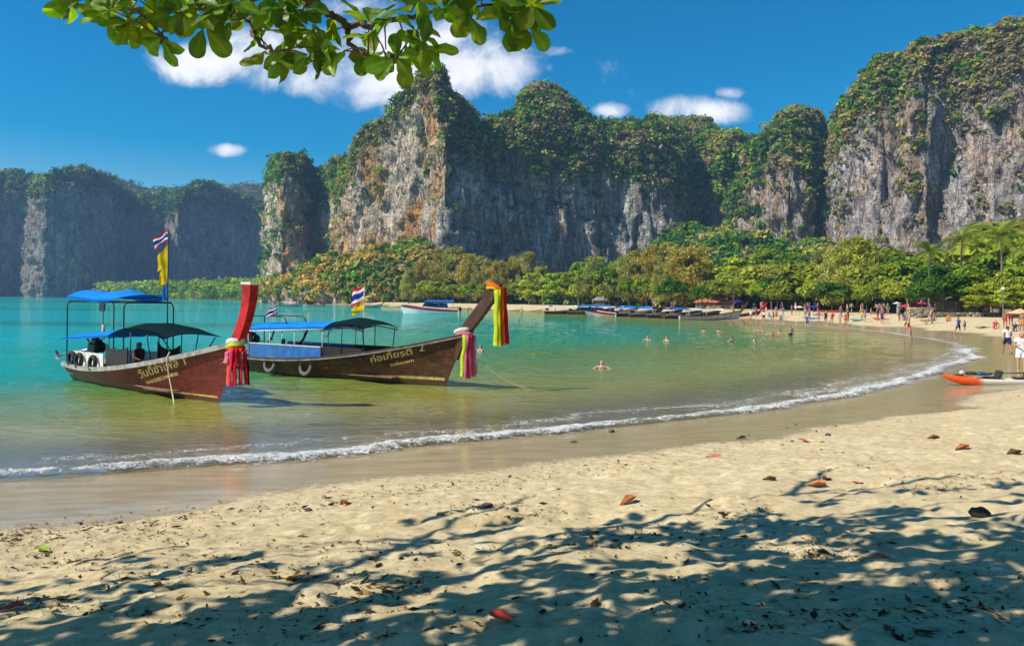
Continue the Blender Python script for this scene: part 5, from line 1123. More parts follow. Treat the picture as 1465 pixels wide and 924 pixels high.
for i_, (x, y, c, s, lab) in enumerate(FALLEN):
    p = ground_at(x, y); V_, F_, ve_ = leaf_arrays(s * 1.1, s * .58, .5 if c in ('orange', 'brown') else .2, -.16 if c == 'orange' else -.08)
    V_ = V_ - np.array([s * .55, 0, 0]); me = mesh_np('fallen_leaf', V_, F_, MATS['dead_' + c]); fattr(me, 'vein', ve_)
    o = obj('fallen_leaf', me); o.location = (p[0], p[1], p[2] + .008); o.rotation_euler = (random.uniform(-.15, .15), random.uniform(-.15, .05), random.uniform(-.5, .5) + (3.14 if i_ % 3 == 0 else 0)); tag(o, lab, 'leaf', 'fallen leaves on the sand')
plain('husk', (.075, .05, .035), .9, .35, 9, bump=.8, bscale=40); plain('pebble', (.12, .10, .085), .85, .3, 9, bump=.5, bscale=40)
def rock_at(px, py, s, lab, mat='pebble', cat='stone', seed=0):
    p = ground_at(px, py); bm = bmesh.new(); bmesh.ops.create_icosphere(bm, subdivisions=3, radius=s)
    co = np.array([v.co for v in bm.verts]); d = 1 + .28 * fbm(co[:, 0] / s * 1.2, co[:, 1] / s * 1.2, co[:, 2] / s * 1.2, seed=seed, oct=3)
    for v, k in zip(bm.verts, d): v.co = v.co * float(k); v.co.z *= .68
    me = bpy.data.meshes.new('stone'); bm.to_mesh(me); bm.free(); me.materials.append(MATS[mat]); me.polygons.foreach_set('use_smooth', [True] * len(me.polygons))
    o = obj(cat.replace(' ', '_'), me); o.location = (p[0], p[1], p[2] + s * .3); tag(o, lab, cat, 'stones and husks on the sand')
rock_at(1403, 743, .085, 'round dark coconut husk lying in the tree shade', 'husk', 'coconut husk', 1)
for i_, (x, y, s, lab) in enumerate(((697, 727, .06, 'grey stone in the debris heap, its roundest'), (735, 733, .05, 'small grey stone in the debris heap'), (441, 730, .045, 'small dark stone on the wet sand near the tide line'), (875, 617, .07, 'dark lump of weed coated stone at the edge of wet sand'), (1185, 622, .06, 'dark stone among debris at the bend of the tide line'), (630, 738, .045, 'dark pebble beside the debris heap in dappled shade'))): rock_at(x, y, s, lab, seed=i_ + 5)
# drift litter: twigs, shreds of leaf, weed - one mass
gg = np.random.default_rng(21); V, F, C, n0 = [], [], [], 0
def scatter(px, py, n, sx, sy, size, dark):
    global n0
    for _ in range(n):
        x, y = px + gg.normal() * sx, py + gg.normal() * sy
        if y > 1000: continue
        G = at_z(x, y, .4)
        if G[1] > 60 or G[1] < 2.2: continue
        items.append((x, y, size * gg.uniform(.4, 1.6), dark))
items = []
tide = [(0, 770), (60, 762), (130, 752), (200, 748), (270, 735), (340, 727), (420, 722), (480, 712), (560, 703), (640, 694), (720, 690), (800, 678), (880, 664), (960, 655), (1040, 642), (1110, 628), (1180, 612), (1250, 596), (1320, 582), (1400, 570)]
for (x, y) in tide: scatter(x, y, 120, 34, 6.0, .024, .8)
for (x, y) in tide[::2]: scatter(x, y + 14, 16, 40, 10, .025, .6)
for _ in range(80):
    x, y = gg.uniform(0, 1465), gg.uniform(760, 915); scatter(x, y, 40, 45, 8, .022, .9)
for (x, y, n) in ((120, 800, 70), (300, 800, 40), (60, 870, 80), (560, 845, 70), (420, 830, 60), (700, 728, 90), (760, 738, 70), (1040, 735, 60), (900, 765, 70), (820, 780, 50), (1320, 700, 60), (1400, 690, 60), (1230, 668, 40), (20, 765, 120), (1160, 800, 50), (230, 760, 40)): scatter(x, y, int(n * 2.6), 40, 8, .024, .9)
for _ in range(900): scatter(gg.uniform(0, 1465), gg.uniform(640, 924), 1, 3, 3, .014, .7)
xs_, ys_ = np.array([i[0] for i in items]), np.array([i[1] for i in items]); Pz = np.full(len(items), .5)
def rays(px, py, z):
    d = RT[None] * ((px - CX) / FP)[:, None] + UP[None] * ((CY - py) / FP)[:, None] + FW[None]; t = (z - CAMZ) / d[:, 2]; return d[:, 0] * t, d[:, 1] * t
for _ in range(6): X_, Y_ = rays(xs_, ys_, Pz); Pz = .5 * Pz + .5 * ground_z(X_, Y_)
X_, Y_ = rays(xs_, ys_, Pz); Z_ = ground_z(X_, Y_); keep = sdist(X_, Y_) > 2.2
for i in np.nonzero(keep)[0]:
    s = items[i][2] * (1.9 if gg.random() < .12 else .95); a = gg.uniform(0, 6.28); d = np.array([math.cos(a), math.sin(a) , gg.uniform(-.1, .25)]); e = np.array([-d[1], d[0], gg.uniform(-.3, .3)])
    w = s * (.07 if gg.random() < .6 else .38); c = np.array([X_[i], Y_[i], Z_[i] + .006 + .1 * s])
    V += [c - d * s, c + e * w - d * s * .2 + (0, 0, .25 * w), c + d * s + (0, 0, .1 * s), c - e * w + d * s * .1]; F += [(n0, n0 + 1, n0 + 2), (n0, n0 + 2, n0 + 3)]; n0 += 4
    k = gg.random(); col = np.array([.05, .032, .02]) if k < .6 else (np.array([.16, .085, .04]) if k < .88 else np.array([.24, .15, .07])); C += [col * gg.uniform(.6, 1.4)] * 4
me = mesh_np('beach_litter', np.array(V), np.array(F), MATS['foliage'], smooth=False); cattr(me, 'Col', np.array(C)); tag(obj('beach_litter', me), 'dark leaf shreds, twigs and weed strewn over the sand', None, None, 'stuff')
# ================================================================== people
def mat_person(name, src):
    m, nt, out = new_mat(name)
    if src == 'top': c = nt.n.new('ShaderNodeObjectInfo').outputs['Color']
    elif src == 'hair': c = nt.attr('hair_colour', 'OBJECT', 'Color')
    else: c = nt.attr(src, 'OBJECT', 'Color')
    tc = nt.n.new('ShaderNodeTexCoord').outputs['Object']; c = nt.mix(nt.math('MULTIPLY', nt.mapr(nt.noise(tc, 9, 4), .4, .7), .25), c, (.05, .03, .02))
    pr(nt, out, Base_Color=c, Roughness=.65, Specular_IOR_Level=.25); return m
PM = [mat_person('skin', 'skin_colour'), mat_person('top_cloth', 'top'), mat_person('bottom_cloth', 'bottom_colour'), mat_person('hair', 'hair')]
BASE = dict(pel=(0, 0, .93, .135), bel=(0, 0, 1.08, .12), che=(0, .01, 1.28, .145), nec=(0, 0, 1.455, .058), hed=(0, .025, 1.57, .092), crn=(0, .015, 1.655, .085),
            shl=(-.18, 0, 1.40, .062), ell=(-.25, .02, 1.13, .044), wrl=(-.27, .07, .89, .033), hal=(-.27, .09, .79, .034), shr=(.18, 0, 1.40, .062), elr=(.25, .02, 1.13, .044), wrr=(.27, .07, .89, .033), har=(.27, .09, .79, .034),
            hil=(-.10, 0, .88, .10), knl=(-.11, .02, .49, .062), anl=(-.11, -.02, .09, .045), tol=(-.12, .14, .035, .035), hir=(.10, 0, .88, .10), knr=(.11, .02, .49, .062), anr=(.11, -.02, .09, .045), tor=(.12, .14, .035, .035))
EDG = [('pel', 'bel'), ('bel', 'che'), ('che', 'nec'), ('nec', 'hed'), ('hed', 'crn'), ('che', 'shl'), ('shl', 'ell'), ('ell', 'wrl'), ('wrl', 'hal'), ('che', 'shr'), ('shr', 'elr'), ('elr', 'wrr'), ('wrr', 'har'), ('pel', 'hil'), ('hil', 'knl'), ('knl', 'anl'), ('anl', 'tol'), ('pel', 'hir'), ('hir', 'knr'), ('knr', 'anr'), ('anr', 'tor')]
def pose(**kw):
    J = dict(BASE)
    for k, v in kw.items(): J[k] = (*v, BASE[k][3]) if len(v) == 3 else v
    return J
def shift(J, dz, keep=()): return {k: (v[0], v[1], v[2] + (0 if k in keep else dz), v[3]) for k, v in J.items()}
POSES = dict(
    stand=pose(),
    akimbo=pose(ell=(-.36, -.05, 1.16), wrl=(-.20, .06, .98), hal=(-.15, .09, .97), elr=(.30, .04, 1.14), wrr=(.30, .16, .93), har=(.29, .20, .84)),
    walk=pose(hil=(-.1, 0, .88), knl=(-.11, .20, .52), anl=(-.11, .26, .11), tol=(-.12, .42, .06), knr=(.11, -.05, .49), anr=(.11, -.30, .16), tor=(.12, -.18, .05), ell=(-.26, -.14, 1.15), wrl=(-.27, -.16, .92), hal=(-.27, -.13, .82), elr=(.26, .10, 1.15), wrr=(.26, .26, .97), har=(.26, .33, .90)),
    hold=pose(ell=(-.26, .02, 1.14), wrl=(-.12, .27, 1.15), hal=(-.07, .34, 1.19), elr=(.26, .02, 1.14), wrr=(.12, .27, 1.15), har=(.07, .34, 1.19), hed=(0, .05, 1.56), crn=(0, .06, 1.645)),
    sit=shift(pose(knl=(-.14, .42, 1.05), anl=(-.13, .50, .95 - .25), tol=(-.13, .66, .86), knr=(.14, .40, 1.08), anr=(.13, .62, .88), tor=(.13, .78, .86), ell=(-.28, -.12, 1.13), wrl=(-.26, -.22, .92), hal=(-.26, -.28, .84), elr=(.26, .10, 1.16), wrr=(.18, .34, 1.08), har=(.16, .42, 1.08)), -.80),
    lie=dict((k, (v[0], v[2] - .9, .14 + v[1] * .6, v[3])) for k, v in pose(shl=(-.18, 0, 1.40), ell=(-.40, .05, 1.30), wrl=(-.30, .06, 1.55), hal=(-.2, .06, 1.62)).items()),
    swim=shift(pose(ell=(-.40, .12, 1.26), wrl=(-.52, .30, 1.24), hal=(-.56, .38, 1.22), elr=(.40, .12, 1.26), wrr=(.52, .30, 1.24), har=(.56, .38, 1.22)), -1.28),
    bend=pose(che=(0, .16, 1.22), bel=(0, .06, 1.06), nec=(0, .26, 1.36), hed=(0, .34, 1.44), crn=(0, .38, 1.52), shl=(-.18, .18, 1.32), shr=(.18, .18, 1.32), ell=(-.25, .30, 1.10), wrl=(-.2, .44, .95), hal=(-.18, .5, .88), elr=(.25, .30, 1.10), wrr=(.2, .44, .95), har=(.18, .5, .88), knl=(-.11, .1, .5), knr=(.12, -.06, .5), anr=(.12, -.2, .12), tor=(.12, -.06, .05)))
def skin_body(name, J):
    me = bpy.data.meshes.new(name); ks = list(J); ix = {k: i for i, k in enumerate(ks)}
    me.from_pydata([J[k][:3] for k in ks], [(ix[a], ix[b]) for a, b in EDG], []); o = bpy.data.objects.new(name, me); COL.objects.link(o)
    sk = o.modifiers.new('skin', 'SKIN'); sk.use_smooth_shade = True; sd_ = o.modifiers.new('sub', 'SUBSURF'); sd_.levels = 2; sd_.render_levels = 2
    for i, k in enumerate(ks): r_ = J[k][3]; me.skin_vertices[0].data[i].radius = (r_ * (1.25 if k in ('che', 'pel', 'bel') else 1), r_ * (.82 if k in ('che', 'bel') else 1)); me.skin_vertices[0].data[i].use_root = k == 'pel'
    dg = bpy.context.evaluated_depsgraph_get(); b = bpy.data.meshes.new_from_object(o.evaluated_get(dg)); bpy.data.objects.remove(o); b.name = name
    b.materials.clear(); [b.materials.append(m_) for m_ in PM]
    # which bone each face lies on decides cloth, skin or hair
    fc = np.array([p.center for p in b.polygons]); best = np.full(len(fc), 1e9); seg = np.zeros(len(fc), int); tt = np.zeros(len(fc))
    for i, (a, c) in enumerate(EDG):
        A, B = np.array(J[a][:3]), np.array(J[c][:3]); e = B - A; t = np.clip(((fc - A) @ e) / (e @ e), 0, 1); d = np.linalg.norm(fc - A - t[:, None] * e, axis=1) - (J[a][3] * (1 - t) + J[c][3] * t); m_ = d < best; best[m_] = d[m_]; seg[m_] = i; tt[m_] = t[m_]
    mi = np.zeros(len(fc), int); nm = [EDG[i] for i in seg]
    hd, cr = np.array(J['hed'][:3]), np.array(J['crn'][:3]); upv = (cr - hd) / np.linalg.norm(cr - hd)
    for i, (a, c) in enumerate(nm):
        if (a, c) in (('pel', 'bel'), ('bel', 'che')) or (a == 'che' and c != 'nec') or (a[:2] == 'sh' and tt[i] < .45) or ((a, c) == ('che', 'nec') and tt[i] < .6): mi[i] = 1
        if a == 'pel' and c[:2] == 'hi' or (a[:2] == 'hi' and tt[i] < .62) or ((a, c) == ('pel', 'bel') and tt[i] < .45): mi[i] = 2
        if c in ('hed', 'crn'):
            h = (fc[i] - hd) @ upv; back = -(fc[i] - hd)[1] if J is not POSES['lie'] else 0
            if h > .075 or (back > .02 and h > -.06): mi[i] = 3
    b.polygons.foreach_set('material_index', mi.astype(np.int32)); b.update(); return b
BODY = {k: skin_body('person_body', J) for k, J in POSES.items()}
COLS = dict(white=(.75, .73, .70), black=(.02, .02, .025), red=(.55, .03, .03), pink=(.65, .16, .22), blue=(.04, .12, .45), navy=(.02, .03, .10), grey=(.30, .30, .31), orange=(.65, .22, .03), green=(.06, .25, .08), yellow=(.65, .48, .06), purple=(.17, .08, .26), teal=(.03, .28, .30), khaki=(.30, .25, .15))
SKINS = [(.42, .22, .14), (.50, .28, .18), (.33, .16, .09), (.55, .30, .22)]
HAIRS = [(.02, .014, .01), (.06, .035, .02), (.20, .13, .06), (.03, .02, .015)]
WHERE = {}
def person(pose_, px, py, face, top, bottom, label=None, group=None, z=None, size=1.0, skin=None, hair=None, p=None):
    if p is None: p = ground_at(px, py) if z is None else at_z(px, py, z)
    o = bpy.data.objects.new('person', BODY[pose_]); COL.objects.link(o); o.location = p; o.rotation_euler = (0, 0, face); o.scale = (size,) * 3
    sk = skin or random.choice(SKINS); o.color = (*(sk if top == 'bare' else COLS[top]), 1); o['bottom_colour'] = (sk if bottom == 'bare' else COLS[bottom]); o['skin_colour'] = sk; o['hair_colour'] = hair or random.choice(HAIRS)
    verb = dict(stand='standing', akimbo='hand on hip', walk='walking', hold='reaching', sit='sitting', lie='lying', swim='swimming', bend='bending')[pose_]
    wear = ('in ' + top + ' top and ' + bottom + ' shorts') if top != 'bare' and bottom != 'bare' else ('bare chested in ' + bottom if bottom != 'bare' else 'in swimwear')
    tag(o, label or f'person {wear} {verb} behind {near_mark(px)}', 'person', group or 'beachgoers on the far sand')
    if len(o['label'].split()) > 16: o['label'] = o['label'].replace(' top and', ' and').replace(' shorts', '')
    return o
PI = math.pi
# close by the kayak: clothing as parts of its own
def cloth_child(o, pose_, mats, name, grow=.018, zmin=None):
    b = BODY[pose_].copy(); bm = bmesh.new(); bm.from_mesh(b); bmesh.ops.delete(bm, geom=[f for f in bm.faces if f.material_index not in mats], context='FACES'); bm.normal_update()
    for v in bm.verts: v.co += v.normal * grow
    bm.to_mesh(b); bm.free(); c = obj(name, b, o); c.color = o.color
    for k in ('bottom_colour', 'skin_colour', 'hair_colour'): c[k] = o[k]
    return c
w1 = person('hold', 1461, 533, PI * .85, 'white', 'white', 'person in white short dress looking down beside the orange kayak', 'people by the kayak', skin=(.55, .27, .18)); cloth_child(w1, 'hold', (1, 2), 'dress', .03); cloth_child(w1, 'hold', (3,), 'hair', .015)
m1 = person('walk', 1441, 507, -PI * .05, 'white', 'navy', 'person in white shirt and dark shorts walking away behind the kayak', 'people by the kayak', skin=(.38, .19, .12)); cloth_child(m1, 'walk', (1,), 'shirt', .022); cloth_child(m1, 'walk', (2,), 'shorts', .025); cloth_child(m1, 'walk', (3,), 'hair', .012)
S_ = [('walk', 1371, 480, .2, 'blue', 'navy', 'person in blue top walking on the open sand beside a child'), ('stand', 1380, 473, .2, 'grey', 'black', 'small child standing beside the person in blue', .62), ('bend', 1302, 484, 1.2, 'red', 'pink', 'person in red swimwear stepping out of the shallow swash'), ('sit', 1356, 463, 2.6, 'orange', 'bare', 'person in orange sitting on the sand before the low wall'), ('sit', 1336, 463, 2.2, 'bare', 'red', 'bare chested person sitting upright on a mat before the low wall'), ('lie', 1325, 464, 1.5, 'bare', 'black', 'person in black swimwear lying on a mat before the low wall'),
      ('sit', 1294, 463, 2.8, 'grey', 'blue', 'person in grey sitting at the top of the sand near the swing frame'), ('lie', 1405, 470, 1.7, 'bare', 'navy', 'person lying alone on the open sand behind the strollers'), ('sit', 1424, 470, 2.4, 'red', 'bare', 'person in red sitting beside the one lying on the sand'), ('stand', 1438, 470, 2.9, 'bare', 'red', 'bare chested person in red shorts behind the strollers'), ('stand', 1446, 465, 2.4, 'pink', 'red', 'person in pink standing at the parasol'), ('sit', 1452, 474, 2.4, 'navy', 'pink', 'person in navy sitting in the sand group by the parasol'), ('stand', 1462, 474, 2.0, 'bare', 'orange', 'bare chested person in orange shorts by the parasol'),
      ('stand', 1413, 452, 2.9, 'bare', 'orange', 'sunburnt bare chested person standing on the low wall'), ('stand', 1330, 452, 2.9, 'purple', 'pink', 'person in purple standing by the swing frame posts')]
for s_ in S_: person(s_[0], s_[1], s_[2], s_[3], s_[4], s_[5], s_[6], 'people on the open sand', size=s_[7] if len(s_) > 7 else 1)
# waders and walkers along the far waterline
for i_, (px, py, ps, top, bt) in enumerate(((1155, 470, 'bend', 'blue', 'navy'), (1181, 463, 'walk', 'navy', 'black'), (1190, 464, 'bend', 'red', 'red'), (1202, 464, 'stand', 'grey', 'pink'), (1210, 466, 'bend', 'orange', 'red'), (1093, 460, 'bend', 'white', 'black'), (1106, 461, 'walk', 'pink', 'grey'), (1120, 456, 'walk', 'blue', 'grey'), (1138, 455, 'stand', 'pink', 'white'), (1262, 464, 'stand', 'navy', 'navy'), (1074, 458, 'stand', 'white', 'khaki'), (1232, 459, 'walk', 'pink', 'bare'), (1246, 458, 'sit', 'bare', 'red'), (1218, 455, 'walk', 'khaki', 'navy'))):
    person(ps, px, py, random.uniform(0, 6.28), top, bt, f'person in {top} and {bt if bt != "bare" else "bare legs"} at the far water edge', 'people along the far waterline')
# crowd in front of the trees
g = random.Random(8); names = list(COLS)
for i_ in range(96):
    if i_ < 50: px = g.uniform(1062, 1310); py = np.interp(px, [1062, 1310], [450.5, 452.5]) + g.uniform(-3, 3)
    elif i_ < 72: px = g.uniform(1310, 1465); py = 450 + g.uniform(-3, 1)
    else: px = g.uniform(620, 1060); py = np.interp(px, [620, 780, 1060], [438.6, 443.2, 450]) + g.uniform(-1.5, .5)
    person(g.choice(('stand', 'walk', 'stand', 'akimbo', 'sit', 'hold', 'bend')), px, py, g.uniform(0, 6.28), g.choice(names + ['bare'] * 6), g.choice(names))
# swimmers
def swimmer(px, py, lab, dz=0, face=0, ps='swim', top='bare', hair=None): person(ps, px, py, face, top, 'red', lab, 'swimmers in the bay', z=0.0 + dz, hair=hair)
swimmer(861, 528, 'swimmer in the open olive green shallows facing the beach', -.02, PI, hair=(.10, .05, .03))
swimmer(680, 503, 'swimmer beside the pink ribbons, the fairer of two', 0, 2.5, hair=(.2, .12, .07)); swimmer(688, 503, 'dark haired swimmer beside the pink ribbons', 0, 2.0, hair=(.01, .01, .01))
for px, py, lab, h in ((927, 487.5, 'fair haired swimmer trailing a wake, one of a pair', (.35, .22, .10)), (954, 488.5, 'reddish swimmer following the fair haired one', (.2, .06, .04)), (1047, 488.5, 'dark haired swimmer with bare back toward the beach', (.01, .01, .01)), (1079, 489, 'lone dark haired swimmer off the wading person', (.01, .01, .01)), (1007, 475, 'swimmer near the moored boats, one of two side by side', None), (1028, 475, 'darker swimmer near the moored boats, one of two side by side', None),
                       (1086, 474, 'swimmer splashing between the boats and the wader', None), (1103, 479, 'fair swimmer close beside the wader, one of a couple', (.3, .2, .1)), (1115, 478, 'dark swimmer close beside the wader, one of a couple', (.03, .02, .02)), (742, 458.5, 'tiny dark swimmer far out before the distant beach', (.01, .01, .01)), (765, 459.5, 'second tiny dark swimmer far out before the distant beach', (.01, .01, .01)), (1046, 462, 'swimmer close under the bows of the moored boats', None), (1063, 463, 'swimmer under the last moored bow', None)): swimmer(px, py, lab, 0, g.uniform(0, 6.28), hair=h)
person('stand', 1131, 481, 0, 'bare', 'black', 'bare backed person in black swimwear wading thigh deep', 'swimmers in the bay', p=at_z(1131, 480.5, 0) + (0, 0, -.72))
# people aboard
def aboard(boat, loc, face, ps, top, bt, lab): o = person(ps, 0, 0, 0, top, bt, lab, 'people in the boats', p=(0, 0, 0), skin=(.2, .1, .06), hair=(.01, .01, .01)); o.location = to_world(boat, loc); o.rotation_euler = (0, 0, boat.rotation_euler[2] + face)
aboard(bA, (5.2, -.25, .68), -PI * .4, 'sit', 'black', 'navy', 'person sitting under the awning of the red prowed boat')
aboard(bB, (2.6, -.2, .52), -PI * .55, 'sit', 'black', 'navy', 'person sitting under the blue awning with a raised arm')
# ================================================================== kayaks
def mat_kayak(name, c1, c2, split, wide):
    m, nt, out = new_mat(name); tc = nt.n.new('ShaderNodeTexCoord').outputs['Object']; x = nt.add('ShaderNodeSeparateXYZ', ins={0: tc}).outputs[0]
    f = nt.mapr(nt.math('ADD', x, nt.math('MULTIPLY', nt.math('SUBTRACT', nt.noise(tc, 6, 4), .5), .2)), split - wide, split + wide)
    c = nt.mix(f, c1, c2); c = nt.mix(nt.math('MULTIPLY', nt.mapr(nt.noise(tc, 14, 5, .7), .5, .75), .3), c, (.25, .18, .12)); pr(nt, out, Base_Color=c, Roughness=.38)
mat_kayak('kayak_orange', (.80, .085, .008), (.70, .64, .52), 1.25, .1); mat_kayak('kayak_red', (.6, .03, .02), (.62, .05, .03), 2, .5); mat_kayak('kayak_bluered', (.05, .25, .6), (.6, .03, .03), 1.8, .1); mat_kayak('kayak_teal', (.05, .35, .35), (.5, .5, .45), 2, .4)
plain('bag_blue', (.02, .10, .22), .6, .3, 9); plain('bag_pale', (.55, .42, .48), .7, .3, 12); plain('cockpit_dark', (.05, .04, .035), .6, .2, 9)
def kayak(label, loc, rz, mat, Lk=4.0, detail=True, group='kayaks on the sand'):
    r = empty('kayak', loc, rz); tag(r, label, 'kayak', group)
    n, m = 36, 18; u = np.linspace(0, 1, n); V = []
    wd = .38 * np.sin(math.pi * np.clip(u, .004, .996)) ** .55; hb = .02 + .38 * (np.abs(u - .5) * 2) ** 4.5; ht = .34 + .10 * (np.abs(u - .5) * 2) ** 2.2
    for i in range(n):
        for j in range(m):
            a = 2 * math.pi * j / m; cy, cz = math.cos(a), math.sin(a); zc = .24 + .18 * (abs(u[i] - .5) * 2) ** 5
            z = zc + (ht[i] - zc) * (max(cz, 0)) ** .6 - (zc - hb[i]) * (max(-cz, 0)) ** .7; dish = .07 * max(cz, 0) ** 3 * (1 if .25 < u[i] < .8 else 0) if detail else 0
            V.append((Lk * u[i], wd[i] * np.sign(cy) * abs(cy) ** .75, z - dish))
    F = [(i * m + j, (i + 1) * m + j, (i + 1) * m + (j + 1) % m, i * m + (j + 1) % m) for i in range(n - 1) for j in range(m)]
    obj('hull', mesh_np('hull', np.array(V), np.array(F), MATS[mat]), r)
    if detail:
        MB().lathe([(.12, 0), (.15, .01), (.15, .03), (.11, .04)], 14, 'z', (.62, 0, .395)).build('hatch', MATS['cockpit_dark'], r, True)
        for x in (1.75, 2.75): MB().box((x, 0, .33), (.42, .44, .05)).build('seat_pad', MATS['cockpit_dark'], r, bevel=.02); MB().box((x + .24, 0, .46), (.06, .42, .28), (.25, 'Y')).build('seat_back', MATS['cockpit_dark'], r, bevel=.02)
        MB().tube([(.02, 0, .40), (-.03, .0, .45), (.08, 0, .48), (.14, 0, .46)], .015, 6).build('carry_handle', MATS['cockpit_dark'], r, True)
    return r
kp = ground_at(1346, 551); kay = kayak('orange and white sit-on-top kayak pulled up on the wet sand', (kp[0], kp[1], kp[2] - .02), R(-3), 'kayak_orange', 4.3)
def lump(name, lab, cat, boat, c, size, mat, seed):
    bm = bmesh.new(); bmesh.ops.create_icosphere(bm, subdivisions=3, radius=1); co = np.array([v.co for v in bm.verts]); d = 1 + .35 * fbm(co[:, 0] * 1.7, co[:, 1] * 1.7, co[:, 2] * 1.7, seed=seed, oct=3)
    for v, k in zip(bm.verts, d): v.co = Vector((v.co.x * size[0], v.co.y * size[1], v.co.z * size[2])) * float(k)
    me = bpy.data.meshes.new(name); bm.to_mesh(me); bm.free(); me.materials.append(MATS[mat]); me.polygons.foreach_set('use_smooth', [True] * len(me.polygons)); o = obj(name, me); o.location = to_world(boat, c); o.rotation_euler = boat.rotation_euler; tag(o, lab, cat)
lump('water_bag', 'small pale pink bag lying on the orange kayak bow', 'bag', kay, (.72, -.05, .50), (.11, .10, .08), 'bag_pale', 1); lump('folded_towel', 'dark brown rolled towel on the orange kayak', 'towel', kay, (1.02, 0, .48), (.20, .12, .065), 'husk', 2); lump('life_vest', 'blue life vest lying on the kayak deck', 'life vest', kay, (1.42, 0, .47), (.26, .18, .065), 'bag_blue', 3)
pd = MB().tube([(1.3, -.2, .50), (3.2, -.28, .54)], .016, 8).build('paddle', MATS['black_metal'], None, True); pd.matrix_world = kay.matrix_basis; tag(pd, 'black paddle laid along the orange and white kayak', 'paddle')
bl = MB().box((3.45, -.29, .545), (.5, .16, .015)).build('blade', MATS['black_metal'], pd, bevel=.005)
for (px, py, rz, mt, lab) in ((1152, 457.5, .1, 'kayak_bluered', 'blue and red kayak lying on the far sand'), (1248, 455.5, .05, 'kayak_red', 'red kayak lying on the sand below the crowd'), (1216, 460.5, .12, 'kayak_teal', 'teal kayak lying at the far waterline'), (1168, 453, .1, 'kayak_red', 'red kayak near the blue and red one on the far sand')):
    p = ground_at(px, py); kayak(lab, tuple(p), rz, mt, 4.2, False)
# ================================================================== moored boats far off, speedboat
HC = Hull(9.6, .55, 1.7, 1.0, 2.4); g = random.Random(4)
aw = ['tarp_blue', 'cloth_white', 'tarp_blue', 'tarp_dark', 'flag_blue']
def far_longtail(px, py, heading, lab, awn, mats, sc_=1.0):
    p = at_z(px, py, 0); r = longtail(lab, 'long-tail boats moored along the far beach', (p[0], p[1]), (math.cos(heading), math.sin(heading)), HC, mats, (1.7, 3.0), False); r.scale = (sc_,) * 3
    if awn:
        xs = np.linspace(1.2, 7.0, 8); canopy(r, 'awning', awn, xs, 1.6 + 0 * xs, 1.85 + .1 * np.sin(xs), .85)
        for x in (1.4, 4.2, 6.8):
            for y in (-.78, .78): MB().tube([(x, y, .5), (x, y, 1.62)], .025, 5).build('awning_post', MATS['white_paint'], r)
    MB().box((.6, 0, 1.0), (.7, .4, .45)).build('engine', MATS['black_metal'], r, bevel=.03); MB().tube([(.3, 0, 1.1), (-3.0, 0, .5)], .05, 6).build('tail_shaft', MATS['steel'], r)
    return r
mB = dict(hull='hull_brown', rail='rail_grey', prow='prow_brown'); mR = dict(hull='hull_red', rail='rail_grey', prow='prow_red')
plain('hull_pale', (.45, .42, .36), .6, .25, 4, bump=.2); mP = dict(hull='hull_pale', rail='rail_dark', prow='prow_brown')
for (px, py, hd, awn, mt, lab) in ((779, 449, .15, 'cloth_white', mB, 'brown long-tail boat with white awning, the outermost of the moored row'), (812, 449.5, .05, None, mB, 'open brown long-tail boat without awning beside the outermost one'), (845, 450.5, .1, 'cloth_white', mP, 'pale hulled long-tail boat with white awning in the moored row'), (872, 452.5, .0, 'tarp_blue', mB, 'brown boat with blue awning behind the white launch'), (900, 453.5, .08, 'tarp_blue', mB, 'brown boat with blue awning amid the crowded moored row'),
                                   (925, 454.5, .05, 'tarp_dark', mB, 'brown long-tail boat with dark awning in the moored row'), (950, 455.5, .1, 'flag_blue', mB, 'brown boat with deep blue awning beside the pale one'), (972, 457.5, .02, 'cloth_white', mP, 'pale long-tail boat with white awning nosing the beach'), (1000, 457, -.05, None, mR, 'open red brown boat with its bow on the far sand'), (885, 450, .15, 'tarp_blue', mR, 'red brown boat with blue awning in the second row')):
    far_longtail(px, py, hd, lab, awn, mt)
for (px, py, hd, awn, lab) in ((398, 438.5, .1, 'cloth_white', 'white awning boat anchored off the scrubby hill'), (465, 439, 3.0, None, 'open boat anchored before the golden bushes'), (510, 440, .1, 'cloth_white', 'white awning boat beside the big flag of the blue boat')): far_longtail(px, py, hd, lab, awn, mP, .8)
plain('gelcoat_white', (.78, .78, .77), .3, .06, 3); plain('gelcoat_red', (.45, .015, .04), .3, .12, 3); plain('tinted_glass', (.01, .012, .016), .08, .1, 3, spec=.8)
